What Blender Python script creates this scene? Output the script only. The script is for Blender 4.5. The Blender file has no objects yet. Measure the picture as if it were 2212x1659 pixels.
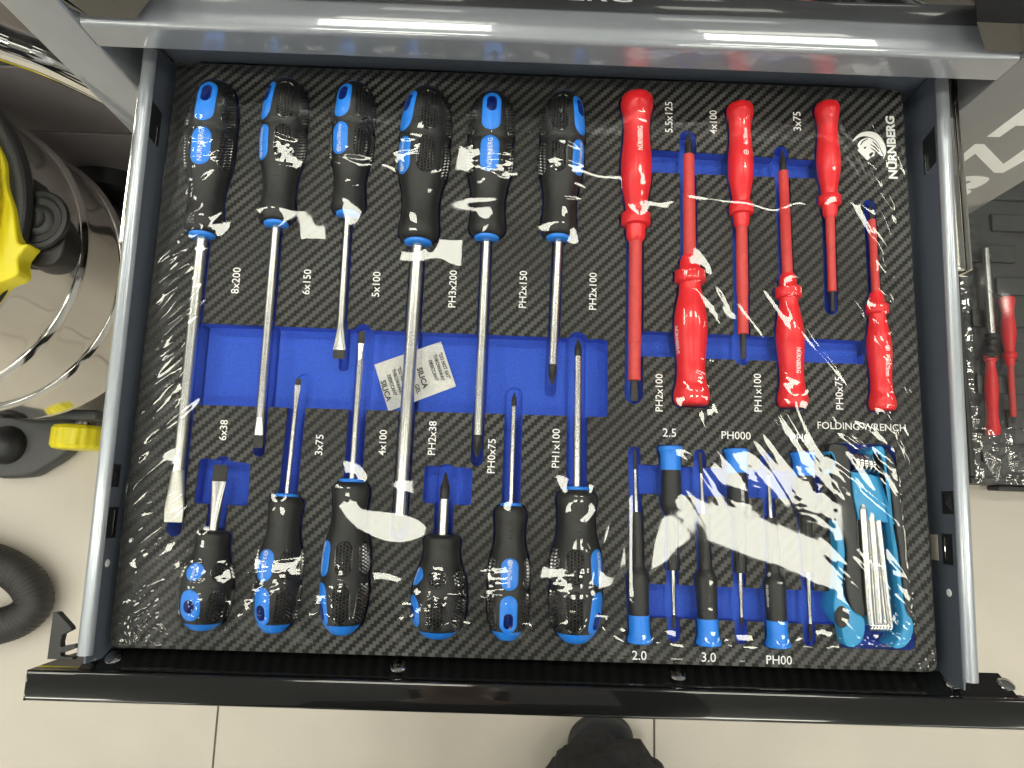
import bpy, bmesh, math, random
import numpy as np
from mathutils import Vector, Matrix
from mathutils.geometry import delaunay_2d_cdt
random.seed(7)
PI = math.pi
S = bpy.context.scene
COL = S.collection
# ------------------------------------------------------------------ frame: millimetres, origin at the near left corner of
# the tool tray's top face, x to the right, y towards the cabinet, z up; FLOOR is the height of the floor in that frame
FLOOR = -820.0
def W(x, y, z): return (x*.001, y*.001, (z-FLOOR)*.001)
# ------------------------------------------------------------------ camera
CAMP = np.array([248.278, 101.042, 479.177])
CAMR = np.array([[0.99938682, 0.0320001, 0.01421184], [-0.03386881, 0.98644742, 0.16054402], [-0.00888181, -0.16092692, 0.98692636]])
FPX, CX, CY = 1534.0, 1106.0, 829.5
cam = bpy.data.cameras.new('camera'); camo = bpy.data.objects.new('camera', cam); COL.objects.link(camo)
cam.sensor_width = 36; cam.lens = FPX/2212*36; cam.clip_start = .005; cam.clip_end = 60
m4 = Matrix.Identity(4)
for i in range(3):
    for j in range(3): m4[j][i] = CAMR[i][j]
m4.translation = Vector(W(*CAMP)); camo.matrix_world = m4
S.camera = camo
def _ray(u, v): return np.array([(u-CX)/FPX, -(v-CY)/FPX, -1.0]) @ CAMR
def un(u, v, z=0.0):
    d = _ray(u, v); return CAMP + d*(z-CAMP[2])/d[2]
def unY(u, v, y):
    d = _ray(u, v); return CAMP + d*(y-CAMP[1])/d[1]
# ------------------------------------------------------------------ world, exposure
wd = bpy.data.worlds.new("World"); S.world = wd; wd.use_nodes = True
wd.node_tree.nodes['Background'].inputs[0].default_value = (.9, .95, 1, 1)
wd.node_tree.nodes['Background'].inputs[1].default_value = .25
S.view_settings.view_transform = 'Standard'; S.view_settings.look = 'None'
S.view_settings.exposure = 0; S.view_settings.gamma = 1
S.cycles.use_denoising = True
S.cycles.max_bounces = 10; S.cycles.transparent_max_bounces = 16; S.cycles.glossy_bounces = 6
S.cycles.sample_clamp_indirect = 6
LAMP = 20.0
LAMP_X = [-122+1270*k for k in (-2, -1, 0, 1, 2)]
LAMP_Y = [-10+1167*k for k in (-2, -1, 0, 1)]
CEIL = 2036.0
# ------------------------------------------------------------------ helpers
LOC = {}
def thing(name, label, cat, loc=(0, 0, 0), rz=0.0, group=None):
    o = bpy.data.objects.new(name, None); COL.objects.link(o)
    o.location = W(*loc); o.rotation_euler = (0, 0, rz); o.empty_display_size = .02
    o['label'] = label; o['category'] = cat
    if group: o['group'] = group
    LOC[o] = loc
    return o
def mk(name, verts, faces, mats, parent=None, smooth=20, midx=None, origin=(0, 0, 0)):
    me = bpy.data.meshes.new(name)
    v = (np.array(verts, dtype=float).reshape(-1, 3)-np.array(origin))*.001
    me.from_pydata(v.tolist(), [], [tuple(f) for f in faces])
    for m in (mats if isinstance(mats, (list, tuple)) else [mats]): me.materials.append(m)
    if midx is not None: me.polygons.foreach_set('material_index', list(midx))
    if smooth:
        me.polygons.foreach_set('use_smooth', [True]*len(me.polygons))
        if smooth < 180: me.set_sharp_from_angle(angle=math.radians(smooth))
    me.update()
    o = bpy.data.objects.new(name, me); COL.objects.link(o)
    if parent is not None: o.parent = parent
    return o
def part(name, vf, mat, parent, smooth=20, midx=None):
    """a part given in tray millimetres under a thing that is not turned"""
    root = parent
    while root.parent: root = root.parent
    return mk(name, vf[0], vf[1], mat, parent, smooth, midx, LOC.get(root, (0, 0, 0)))
def lpart(name, vf, mat, parent, smooth=20, midx=None):
    """a part given in the thing's own millimetres"""
    return mk(name, vf[0], vf[1], mat, parent, smooth, midx)
def struct(name, vf, mat, smooth=35):
    o = mk(name, vf[0], vf[1], mat, None, smooth, None, (0, 0, FLOOR)); o['kind'] = 'structure'; return o
def join(*vfs):
    V = []; F = []
    for v, f in vfs:
        n = len(V); V += [tuple(p) for p in v]; F += [tuple(i+n for i in q) for q in f]
    return V, F
def from_bm(bm):
    bm.verts.index_update()
    r = ([tuple(v.co) for v in bm.verts], [tuple(v.index for v in f.verts) for f in bm.faces]); bm.free(); return r
def rbox(x0, x1, y0, y1, z0, z1, b=.6, seg=2):
    bm = bmesh.new()
    bmesh.ops.create_cube(bm, size=1)
    for v in bm.verts: v.co = ((x0+x1)/2+v.co.x*(x1-x0), (y0+y1)/2+v.co.y*(y1-y0), (z0+z1)/2+v.co.z*(z1-z0))
    if b: bmesh.ops.bevel(bm, geom=bm.edges[:], offset=b, segments=seg, profile=.5, affect='EDGES')
    return from_bm(bm)
def prism(poly, z0, z1, b=0, seg=2, bottom=True):
    """outline in xy, extruded in z, the upper rim rounded"""
    p = [(float(q[0]), float(q[1])) for q in poly]
    a = sum(p[i][0]*p[(i+1) % len(p)][1]-p[(i+1) % len(p)][0]*p[i][1] for i in range(len(p)))
    if a < 0: p = p[::-1]
    bm = bmesh.new()
    lo = [bm.verts.new((x, y, z0)) for x, y in p]; hi = [bm.verts.new((x, y, z1)) for x, y in p]
    n = len(p)
    for i in range(n): bm.faces.new((lo[i], lo[(i+1) % n], hi[(i+1) % n], hi[i]))
    top = bm.faces.new(hi)
    if bottom: bm.faces.new(lo[::-1])
    bm.normal_update()
    if b: bmesh.ops.bevel(bm, geom=list(top.edges), offset=b, segments=seg, profile=.5, affect='EDGES')
    bm.normal_update(); bmesh.ops.triangulate(bm, faces=[f for f in bm.faces if len(f.verts) > 4])
    return from_bm(bm)
def prismY(poly, y0, y1):
    """outline in xz, extruded along y"""
    v, f = prism([(a, b) for a, b in poly], 0, 1)
    return [(a, y0+(y1-y0)*c, b) for a, b, c in v], f
def smoothpoly(pts, k=6):
    """closed Catmull-Rom outline"""
    P = [np.array(p, float) for p in pts]; n = len(P); out = []
    for i in range(n):
        a, b, c, d = P[i-1], P[i], P[(i+1) % n], P[(i+2) % n]
        for j in range(k):
            t = j/k
            out.append(tuple(.5*((2*b)+(c-a)*t+(2*a-5*b+4*c-d)*t*t+(3*b-a-3*c+d)*t**3)))
    return out
def lathe(prof, n=48, ax='y', r0=0.0, cap=True, disp=None):
    """prof: [(s, r)]; axis y: angle 0 looks up (+z), positive turns to +x"""
    V = []; F = []
    for s, r in prof:
        for k in range(n):
            a = 2*PI*k/n; rr = r if disp is None else disp(s, a, r)
            V.append((rr*math.sin(a), s, rr*math.cos(a)) if ax == 'y' else (rr*math.sin(a), rr*math.cos(a), s))
    for i in range(len(prof)-1):
        for k in range(n):
            q = (i*n+k, i*n+(k+1) % n, (i+1)*n+(k+1) % n, (i+1)*n+k)
            F.append(q if ax == 'y' else q[::-1])
    if cap:
        F.append(tuple(range(n))[::-1] if ax == 'y' else tuple(range(n)))
        F.append(tuple(range((len(prof)-1)*n, len(prof)*n)) if ax == 'y' else tuple(range((len(prof)-1)*n, len(prof)*n))[::-1])
    return V, F
def tube(path, r, n=12, closed=False, rad=None):
    P = [Vector(p) for p in path]; V = []; F = []; m = len(P)
    up = Vector((0, 0, 1))
    for i, p in enumerate(P):
        t = (P[(i+1) % m]-P[i-1]) if closed else (P[min(i+1, m-1)]-P[max(i-1, 0)])
        t.normalize()
        s = t.cross(up)
        if s.length < 1e-3: s = t.cross(Vector((0, 1, 0)))
        s.normalize(); w = s.cross(t); rr = r if rad is None else rad[i]
        for k in range(n):
            a = 2*PI*k/n; V.append(tuple(p+s*(rr*math.cos(a))+w*(rr*math.sin(a))))
    for i in range(m if closed else m-1):
        j = (i+1) % m
        for k in range(n): F.append((i*n+k, i*n+(k+1) % n, j*n+(k+1) % n, j*n+k))
    if not closed: F += [tuple(range(n))[::-1], tuple(range((m-1)*n, m*n))]
    return V, F
def spline(pts, k=8):
    P = [np.array(p, float) for p in pts]; out = []
    for i in range(len(P)-1):
        a, b, c, d = P[max(i-1, 0)], P[i], P[i+1], P[min(i+2, len(P)-1)]
        for j in range(k):
            t = j/k; out.append(tuple(.5*((2*b)+(c-a)*t+(2*a-5*b+4*c-d)*t*t+(3*b-a-3*c+d)*t**3)))
    out.append(tuple(P[-1])); return out
_txt = {}
def text2d(s, bold=0.0, res=3):
    """flat lettering: vertices centred on (0,0), capital height 1"""
    k = (s, bold, res)
    if k in _txt: return _txt[k]
    cu = bpy.data.curves.new('lettering', 'FONT'); cu.body = s; cu.size = 1; cu.offset = bold; cu.resolution_u = res
    o = bpy.data.objects.new('lettering', cu); COL.objects.link(o)
    dg = bpy.context.evaluated_depsgraph_get(); e = o.evaluated_get(dg); me = e.to_mesh()
    v = np.array([p.co[:2] for p in me.vertices]); f = [tuple(p.vertices) for p in me.polygons]
    e.to_mesh_clear(); bpy.data.objects.remove(o); bpy.data.curves.remove(cu)
    v[:, 0] -= (v[:, 0].min()+v[:, 0].max())/2
    v[:, 1] -= .365
    v /= .73
    _txt[k] = (v, f); return v, f
# ------------------------------------------------------------------ materials
def mat(name, col, rough=.5, metal=0.0, spec=.5, coat=0.0, coatr=.05, vary=.08, vscale=60, bump=0.0, bscale=400, rvar=.0, aniso=None):
    m = bpy.data.materials.new(name); m.use_nodes = True
    nt = m.node_tree; N = nt.nodes; L = nt.links; b = N['Principled BSDF']
    b.inputs['Base Color'].default_value = (*col, 1); b.inputs['Roughness'].default_value = rough
    b.inputs['Metallic'].default_value = metal; b.inputs['Specular IOR Level'].default_value = spec
    b.inputs['Coat Weight'].default_value = coat; b.inputs['Coat Roughness'].default_value = coatr
    tc = N.new('ShaderNodeTexCoord')
    if vary or rvar:
        n = N.new('ShaderNodeTexNoise'); n.inputs['Scale'].default_value = vscale; n.inputs['Detail'].default_value = 4
        L.new(tc.outputs['Object'], n.inputs['Vector'])
        if vary:
            mr = N.new('ShaderNodeMapRange'); mr.inputs['From Min'].default_value = .3; mr.inputs['From Max'].default_value = .7
            mr.inputs['To Min'].default_value = 1-vary; mr.inputs['To Max'].default_value = 1+vary
            L.new(n.outputs['Fac'], mr.inputs['Value'])
            mx = N.new('ShaderNodeVectorMath'); mx.operation = 'SCALE'; mx.inputs[0].default_value = col
            L.new(mr.outputs['Result'], mx.inputs['Scale']); L.new(mx.outputs['Vector'], b.inputs['Base Color'])
        if rvar:
            mr = N.new('ShaderNodeMapRange'); mr.inputs['To Min'].default_value = max(rough-rvar, .02); mr.inputs['To Max'].default_value = rough+rvar
            L.new(n.outputs['Fac'], mr.inputs['Value']); L.new(mr.outputs['Result'], b.inputs['Roughness'])
    if bump:
        n2 = N.new('ShaderNodeTexNoise'); n2.inputs['Scale'].default_value = bscale; n2.inputs['Detail'].default_value = 3
        L.new(tc.outputs['Object'], n2.inputs['Vector'])
        bp = N.new('ShaderNodeBump'); bp.inputs['Strength'].default_value = bump; bp.inputs['Distance'].default_value = .001
        L.new(n2.outputs['Fac'], bp.inputs['Height']); L.new(bp.outputs['Normal'], b.inputs['Normal'])
    return m
M = {}
M['studs'] = mat('black_rubber_studs', (.014, .014, .015), .16, spec=1.0)
M['rubber'] = mat('black_rubber', (.014, .014, .015), .4, bump=.25, bscale=1500)
M['bluepl'] = mat('blue_plastic', (.022, .24, .9), .33, vary=.04)
M['blue_shaded'] = mat('blue_plastic_shaded', (.008, .03, .25), .5)  # blue plastic darkened for the hanging hole, its shade put into the colour
M['red'] = mat('red_plastic', (.84, .024, .034), .28, vary=.05)
M['redsh'] = mat('red_insulation', (.66, .058, .055), .45, vary=.08, vscale=200)
M['satin'] = mat('satin_steel', (.6, .6, .59), .27, 1, vary=.015, vscale=40, rvar=.012)
M['blasted'] = mat('sandblasted_steel', (.7, .69, .64), .5, 1, vary=.12, vscale=900, bump=.4, bscale=1500)
M['black_steel'] = mat('blackened_steel', (.035, .033, .032), .42, .6, vary=.2, vscale=300)
M['chrome'] = mat('chrome', (.82, .81, .79), .07, 1, vary=.02)
M['chrome_dull'] = mat('chrome_handled', (.74, .72, .69), .1, 1, vary=.03, rvar=.05, vscale=9)
M['zinc'] = mat('zinc_plated_steel', (.62, .6, .52), .22, 1, vary=.1, vscale=80, bump=.1, bscale=120)
M['foam'] = mat('blue_foam', (.03, .1, .62), .85, vary=.16, vscale=900, bump=.5, bscale=1400)
M['print'] = mat('white_print', (.9, .9, .9), .5, vary=.03)
M['printb'] = mat('black_print', (.012, .012, .012), .6)
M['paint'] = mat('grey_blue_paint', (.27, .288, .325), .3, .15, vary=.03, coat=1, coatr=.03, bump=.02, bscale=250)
M['paint'].node_tree.nodes['Principled BSDF'].inputs['Coat IOR'].default_value = 1.75
M['rail'] = mat('silver_rail_paint', (.4, .43, .48), .3, .5, vary=.02, coat=.6, coatr=.05)
M['locker'] = mat('grey_locker_paint', (.17, .17, .185), .3, vary=.03, coat=1, coatr=.03)
M['paint_shaded'] = mat('grey_blue_paint_shaded', (.115, .135, .175), .36, vary=.04, coat=1, coatr=.05, bump=.03, bscale=250)  # the grey blue paint darkened, shade inside the drawer put into its colour
M['paint_shaded'].node_tree.nodes['Principled BSDF'].inputs['Coat IOR'].default_value = 1.7
M['gloss'] = mat('black_gloss_paint', (.006, .006, .0065), .25, spec=.1, vary=.05, coat=1, coatr=.05, bump=.02, bscale=900)
M['gloss'].node_tree.nodes['Principled BSDF'].inputs['Coat IOR'].default_value = 1.72
M['blackpl'] = mat('black_plastic', (.02, .02, .022), .4, bump=.1)
M['slotshade'] = mat('slot_shade_dark', (.012, .013, .016), .5)
M['yellow'] = mat('yellow_plastic', (.88, .75, .02), .35, vary=.04)
M['greypl'] = mat('grey_black_plastic', (.06, .06, .062), .45, vary=.1, bump=.1)
M['hose'] = mat('black_hose_rubber', (.028, .027, .026), .5, bump=.1)
M['wallgrey'] = mat('grey_cabinet_paint', (.29, .265, .275), .3, vary=.04, coat=.3)
M['ceil'] = mat('ceiling_board', (.44, .46, .5), .8, vary=.04, vscale=3)
M['white'] = mat('white_paint', (.8, .79, .76), .6, vary=.03)
M['wallb'] = mat('dark_wall_panel', (.12, .12, .13), .6, vary=.1, vscale=2)
M['wall'] = mat('wall_paint', (.6, .61, .63), .8, vary=.05, vscale=2)
M['paper'] = mat('white_packet_paper', (.74, .73, .69), .75, vary=.08, vscale=400, bump=.6, bscale=900)
M['cloth'] = mat('black_cloth', (.022, .022, .024), .9, vary=.35, vscale=120, bump=.8, bscale=600)
M['shirt'] = mat('dark_shirt', (.03, .032, .04), .9, vary=.2, vscale=60)
M['skin'] = mat('skin', (.45, .25, .17), .5)
M['hair'] = mat('dark_hair', (.015, .011, .009), .5)
M['shoe'] = mat('blue_grey_shoe', (.014, .019, .028), .6, vary=.2)
M['sole'] = mat('dark_sole', (.03, .032, .036), .6)
M['sticker'] = mat('cream_sticker', (.75, .66, .55), .6)
M['lblue'] = mat('light_blue_plastic', (.025, .32, .66), .35, vary=.05)
M['grout'] = mat('grout', (.14, .12, .1), .9)
def emission(name, col, s):
    m = bpy.data.materials.new(name); m.use_nodes = True; nt = m.node_tree; nt.nodes.clear()
    e = nt.nodes.new('ShaderNodeEmission'); e.inputs[0].default_value = (*col, 1); e.inputs[1].default_value = s
    o = nt.nodes.new('ShaderNodeOutputMaterial'); nt.links.new(e.outputs[0], o.inputs[0]); return m
M['lamp'] = emission('lamp_diffuser', (1, .99, .85), LAMP)
def math_(nt, op, a, b=None, c=None):
    n = nt.nodes.new('ShaderNodeMath'); n.operation = op
    for i, v in enumerate((a, b, c)):
        if v is None: continue
        if isinstance(v, (int, float)): n.inputs[i].default_value = v
        else: nt.links.new(v, n.inputs[i])
    return n.outputs[0]
def carbon_material():
    m = bpy.data.materials.new('carbon_weave_sheet'); m.use_nodes = True; nt = m.node_tree; N = nt.nodes; L = nt.links
    b = N['Principled BSDF']; tc = N.new('ShaderNodeTexCoord'); sx = N.new('ShaderNodeSeparateXYZ'); L.new(tc.outputs['Object'], sx.inputs[0])
    p = .00213
    X = math_(nt, 'DIVIDE', sx.outputs['X'], p); Y = math_(nt, 'DIVIDE', sx.outputs['Y'], p)
    d = math_(nt, 'SUBTRACT', math_(nt, 'FLOOR', X), math_(nt, 'FLOOR', Y))
    k = math_(nt, 'FLOORED_MODULO', d, 4.0); lt = math_(nt, 'LESS_THAN', k, 1.5)
    fib = N.new('ShaderNodeTexNoise'); fib.inputs['Scale'].default_value = 1.0; fib.inputs['Detail'].default_value = 3
    mp = N.new('ShaderNodeMapping'); mp.inputs['Scale'].default_value = (500, 2600, 1); L.new(tc.outputs['Object'], mp.inputs[0]); L.new(mp.outputs[0], fib.inputs['Vector'])
    big = N.new('ShaderNodeTexNoise'); big.inputs['Scale'].default_value = 9; L.new(tc.outputs['Object'], big.inputs['Vector'])
    amp = math_(nt, 'MULTIPLY_ADD', big.outputs['Fac'], .2, .9)
    fv = math_(nt, 'MULTIPLY_ADD', fib.outputs['Fac'], .5, .75)
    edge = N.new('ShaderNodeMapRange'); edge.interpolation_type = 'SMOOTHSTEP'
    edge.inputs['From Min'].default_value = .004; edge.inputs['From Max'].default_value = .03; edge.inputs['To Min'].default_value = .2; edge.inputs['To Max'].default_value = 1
    L.new(sx.outputs['X'], edge.inputs['Value'])  # weave fades towards the left edge: film haze put into the sheet's colour
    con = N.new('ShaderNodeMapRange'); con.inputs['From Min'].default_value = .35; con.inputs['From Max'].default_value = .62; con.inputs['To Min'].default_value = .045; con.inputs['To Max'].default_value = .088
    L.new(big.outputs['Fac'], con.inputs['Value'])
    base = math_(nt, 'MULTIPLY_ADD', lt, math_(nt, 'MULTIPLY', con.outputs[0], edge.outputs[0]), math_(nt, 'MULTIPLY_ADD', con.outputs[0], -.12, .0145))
    v = math_(nt, 'MULTIPLY', math_(nt, 'MULTIPLY', base, fv), amp)
    cc = N.new('ShaderNodeCombineColor')
    L.new(v, cc.inputs[0]); L.new(v, cc.inputs[1]); L.new(math_(nt, 'MULTIPLY', v, .97), cc.inputs[2])
    L.new(cc.outputs[0], b.inputs['Base Color'])
    b.inputs['Roughness'].default_value = .5; b.inputs['Specular IOR Level'].default_value = .25
    bp = N.new('ShaderNodeBump'); bp.inputs['Strength'].default_value = .15; bp.inputs['Distance'].default_value = .0003
    L.new(math_(nt, 'ADD', lt, fib.outputs['Fac']), bp.inputs['Height']); L.new(bp.outputs[0], b.inputs['Normal'])
    return m
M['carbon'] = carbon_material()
def film_material(name, f0, rough, bump=.0, bscale=300, haze=0.0):
    m = bpy.data.materials.new(name); m.use_nodes = True; nt = m.node_tree; N = nt.nodes; L = nt.links; N.clear()
    out = N.new('ShaderNodeOutputMaterial'); tr = N.new('ShaderNodeBsdfTransparent'); gl = N.new('ShaderNodeBsdfGlossy')
    gl.inputs['Roughness'].default_value = rough; tr.inputs[0].default_value = (.985, .985, .98, 1)
    ge = N.new('ShaderNodeNewGeometry'); dp = N.new('ShaderNodeVectorMath'); dp.operation = 'DOT_PRODUCT'
    nrm = ge.outputs['Normal']
    if bump:
        tc = N.new('ShaderNodeTexCoord'); n2 = N.new('ShaderNodeTexNoise'); n2.inputs['Scale'].default_value = bscale; n2.inputs['Detail'].default_value = 2
        L.new(tc.outputs['Object'], n2.inputs['Vector'])
        bp = N.new('ShaderNodeBump'); bp.inputs['Strength'].default_value = bump; bp.inputs['Distance'].default_value = .001
        L.new(n2.outputs['Fac'], bp.inputs['Height']); nrm = bp.outputs[0]; L.new(nrm, gl.inputs['Normal'])
    L.new(nrm, dp.inputs[0]); L.new(ge.outputs['Incoming'], dp.inputs[1])
    c = math_(nt, 'SUBTRACT', 1.0, math_(nt, 'ABSOLUTE', dp.outputs['Value']))
    f = math_(nt, 'MULTIPLY_ADD', math_(nt, 'POWER', c, 5.0), 1-f0, f0)
    mx = N.new('ShaderNodeMixShader'); L.new(f, mx.inputs[0]); L.new(tr.outputs[0], mx.inputs[1]); L.new(gl.outputs[0], mx.inputs[2])
    L.new(mx.outputs[0], out.inputs[0]); return m
M['film'] = film_material('shrink_film', .05, .03)
M['film2'] = film_material('crinkled_film', .16, .1)
def tile_material():
    m = mat('floor_tile_stone', (.56, .51, .445), .38, vary=.09, vscale=3.5, spec=.5, bump=.04, bscale=60, rvar=.08)
    nt = m.node_tree; N = nt.nodes; L = nt.links; b = N['Principled BSDF']
    src = b.inputs['Base Color'].links[0].from_socket
    tc = N.new('ShaderNodeTexCoord'); sp = N.new('ShaderNodeTexNoise'); sp.inputs['Scale'].default_value = 38; sp.inputs['Detail'].default_value = 8; sp.inputs['Roughness'].default_value = .75
    L.new(tc.outputs['Object'], sp.inputs['Vector'])
    r = N.new('ShaderNodeMapRange'); r.inputs['From Min'].default_value = .27; r.inputs['From Max'].default_value = .36; r.inputs['To Min'].default_value = .72; r.inputs['To Max'].default_value = 1
    L.new(sp.outputs['Fac'], r.inputs['Value'])
    s = N.new('ShaderNodeVectorMath'); s.operation = 'SCALE'; L.new(src, s.inputs[0]); L.new(r.outputs[0], s.inputs['Scale']); L.new(s.outputs[0], b.inputs['Base Color'])
    return m
M['tile'] = tile_material()
# ------------------------------------------------------------------ the room
X0, X1, Y0, Y1 = -2950., 3950., -3200., 1720.
fl = struct('floor', rbox(X0, X1, Y0, Y1, FLOOR-60, FLOOR-2, 0), M['grout'])
tp = 750.0; tme = None
for i in range(-4, 6):
    for j in range(-5, 5):
        x, y = -226+tp*i, 195+tp*j
        if x < X0-40 or x+tp > X1+400 or y < Y0-400 or y+tp > Y1+400: continue
        if tme is None:
            t = mk('tile', *rbox(1.6, tp-1.6, 1.6, tp-1.6, -10, 0, .8), M['tile'], fl); tme = t
        else:
            t = tme.copy(); COL.objects.link(t); t.parent = fl
        t.location = (x*.001, y*.001, 0)
struct('ceiling', rbox(X0, X1, Y0, Y1, CEIL+4, CEIL+60, 0), M['ceil'])
for nm, b in (('wall_back', (X0, X1, Y1, Y1+60)), ('wall_front', (X0, X1, Y0-60, Y0)), ('wall_left', (X0-60, X0, Y0, Y1)), ('wall_right', (X1, X1+60, Y0, Y1))):
    struct(nm, rbox(*b, FLOOR-60, CEIL+60, 0), M['wallb' if nm == 'wall_back' else 'wall'])  # back wall, out of view, set near and dark to darken the film's reflections
lamp0 = None
for a, x in enumerate(LAMP_X):
    for b_, y in enumerate(LAMP_Y):
        lb = 'oblong white ceiling lamp panel, row %s from the cabinet wall, column %s' % (('fourth', 'third', 'second', 'first')[b_], ('first', 'second', 'third', 'fourth', 'fifth')[a])
        if lamp0 is None:
            lamp0 = thing('ceiling_light', lb, 'ceiling light', (x, y, CEIL), 0, 'lamp panels in the ceiling')
            fr = []
            for s in (-1, 1):
                fr.append(rbox(-298, 298, s*138-8, s*138+8, -9, 2, 1)); fr.append(rbox(s*290-8, s*290+8, -129, 129, -9, 2, 1))
            lpart('frame', join(*fr), M['white'], lamp0)
            lpart('diffuser', rbox(-281, 281, -129, 129, -5, -1, 0), M['lamp'], lamp0)
        else:
            r = lamp0.copy(); COL.objects.link(r); r.location = W(x, y, CEIL); r['label'] = lb
            for ch in lamp0.children:
                c = ch.copy(); COL.objects.link(c); c.parent = r
# ------------------------------------------------------------------ the tool cabinet
YF = 395.0
cab = thing('tool_cabinet', 'grey blue steel tool cabinet with its wide black fronted drawer pulled open', 'tool cabinet', (262, 640, FLOOR))
ra = [unY(172, 50, YF), unY(2206, 120, YF)]; rb = [unY(215, 102, YF), unY(2158, 175, YF)]
ZA = (ra[0][2]+ra[1][2])/2; ZB = (rb[0][2]+rb[1][2])/2
XL, XR = (ra[0][0]+rb[0][0])/2, (ra[1][0]+rb[1][0])/2
print('rail z', ZA, ZB, 'x', XL, XR)
# front rail: gently rounded ledge, rounded edge, upright face
prof = []
YB = YF+26
for i in range(15):
    t = i/14; th = math.radians(2+6.5*t); prof.append((YB-(YB-YF-4)*t, th))
z = 0; pts = []
for i, (y, th) in enumerate(prof):
    if i: z -= math.tan(th)*(prof[i-1][0]-y)
    pts.append((y, z))
dz = ZA-1.5-pts[-1][1]; pts = [(y, z+dz) for y, z in pts]
for k in range(1, 7):
    a = math.radians(8.5+81.5*k/6); pts.append((YF+4-4*(math.sin(a)-math.sin(math.radians(8.5)))/(1-math.sin(math.radians(8.5))), pts[14][1]-4*(math.cos(math.radians(8.5))-math.cos(a))))
pts += [(YF, ZB+1), (YF+1, ZB), (YF+14, ZB), (YB, ZB)]
def extrude_x(pts, x0, x1):
    n = len(pts); V = [(x0, y, z) for y, z in pts]+[(x1, y, z) for y, z in pts]
    F = [(i, (i+1) % n, n+(i+1) % n, n+i) for i in range(n)]
    F += [tuple(range(n))[::-1], tuple(range(n, 2*n))]
    return V, F
ZBACK = pts[0][1]
part('front_rail', extrude_x(pts, XL, XR), M['paint'], cab, 40)
# upright posts beside the opening; the right hand one belongs to the side locker and carries big white lettering
pl0 = unY(0, 10, YF)[0]; pl1 = unY(281, 283, YF)[0]; PLX = (pl0+pl1)/2
PRX = (unY(2212, 395, YF)[0]+unY(2085, 465, YF)[0])/2
print('posts', PLX, PRX, 'ledge back z', ZBACK)
part('corner_post', rbox(PLX, XL-.3, YF, YF+36, FLOOR+90, 92, 2.5, 3), M['paint'], cab)
sl = part('side_locker', rbox(XR+.3, PRX, YF, YF+440, FLOOR+90, 92, 1.2, 3), M['locker'], cab)
part('side_panel', rbox(PLX+1, XL-4, YF+37, YF+440, FLOOR+90, 92, 1), M['gloss'], cab)
part('back_panel', rbox(PLX+1, PRX-1, YF+441, YF+446, FLOOR+90, 92, 1), M['paint'], cab)
part('bottom_panel', rbox(PLX+5, PRX-5, YF+2, YF+439, FLOOR+60, FLOOR+89, 1), M['paint'], cab)
part('worktop', rbox(PLX+.5, PRX-.5, YF+24, YF+440, 92.5, 101, 3, 3), M['blackpl'], cab)
for a, b in ((XL-3.5, XL+14), (XR-14, XR-.4)): part('inner_frame', rbox(a, b, YF+37, YF+430, -70, ZB-.5, .5), M['paint_shaded'], cab)
# drawers below: black fronts, seen by nobody from here but they close the opening
for k in range(5):
    z1 = -62-k*132
    d = part('closed_drawer', rbox(XL+8, XR-8, YF-6, YF+16, z1-124, z1, 2.5, 3), M['gloss'], cab)
    part('drawer_pull', rbox(XL+8, XR-8, YF-22, YF-6.4, z1-9, z1-1, 2.5), M['gloss'], d)
for px, py in ((PLX+45, YF+50), (PRX-45, YF+50), (PLX+45, YF+390), (PRX-45, YF+390)):
    w = lathe([(-15, 8), (-14, 30), (-11, 37), (11, 37), (14, 30), (15, 8)], 28)
    part('caster', ([(px+b, py+a, FLOOR+38+c) for a, b, c in w[0]], w[1]), M['blackpl'], cab)
# the closed drawer above: black glossy front, ends that reach further down, white lettering
YD = YF+20
zd = [unY(u, v, YD)[2] for u, v in ((500, 4), (1230, 26), (2100, 51))]; ZD = sum(zd)/3
print('upper drawer z', zd, ZBACK)
ud = part('closed_drawer', rbox(XL+3, XR-3, YD, YD+22, ZD, 92, 2, 3), M['gloss'], cab)
el = [unY(u, v, YF+1) for u, v in ((195, 40), (290, 41), (325, 0), (2110, 52), (2130, 113))]
print('ends', el)
zl = el[0][2]
part('end_block', prismY([(el[0][0]-14, zl+40), (el[0][0]-10, zl+10), (el[0][0], zl), (el[1][0], zl), (el[2][0], el[2][2]), (el[2][0]+2, 92), (el[0][0]-14, 92)], YF+2, YD-.3), M['gloss'], ud)
zr = el[4][2]
part('end_block', prismY([(el[4][0], zr), (XR+18, zr), (XR+18, 92), (el[3][0], 92), (el[3][0], el[3][2])], YF+2, YD-.3), M['gloss'], ud)
v, f = text2d('NÜRNBERG', .012)
h = 10.0; xe = unY(1366, 2, YD)[0]; zb = unY(1340, 3, YD)[2]
wv = v[:, 0].max()*h*1.7
part('lettering', ([(xe-wv+a*h*1.7, YD-.25, zb+h/2+b*h) for a, b in v], f), M['print'], ud, 0)
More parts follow.
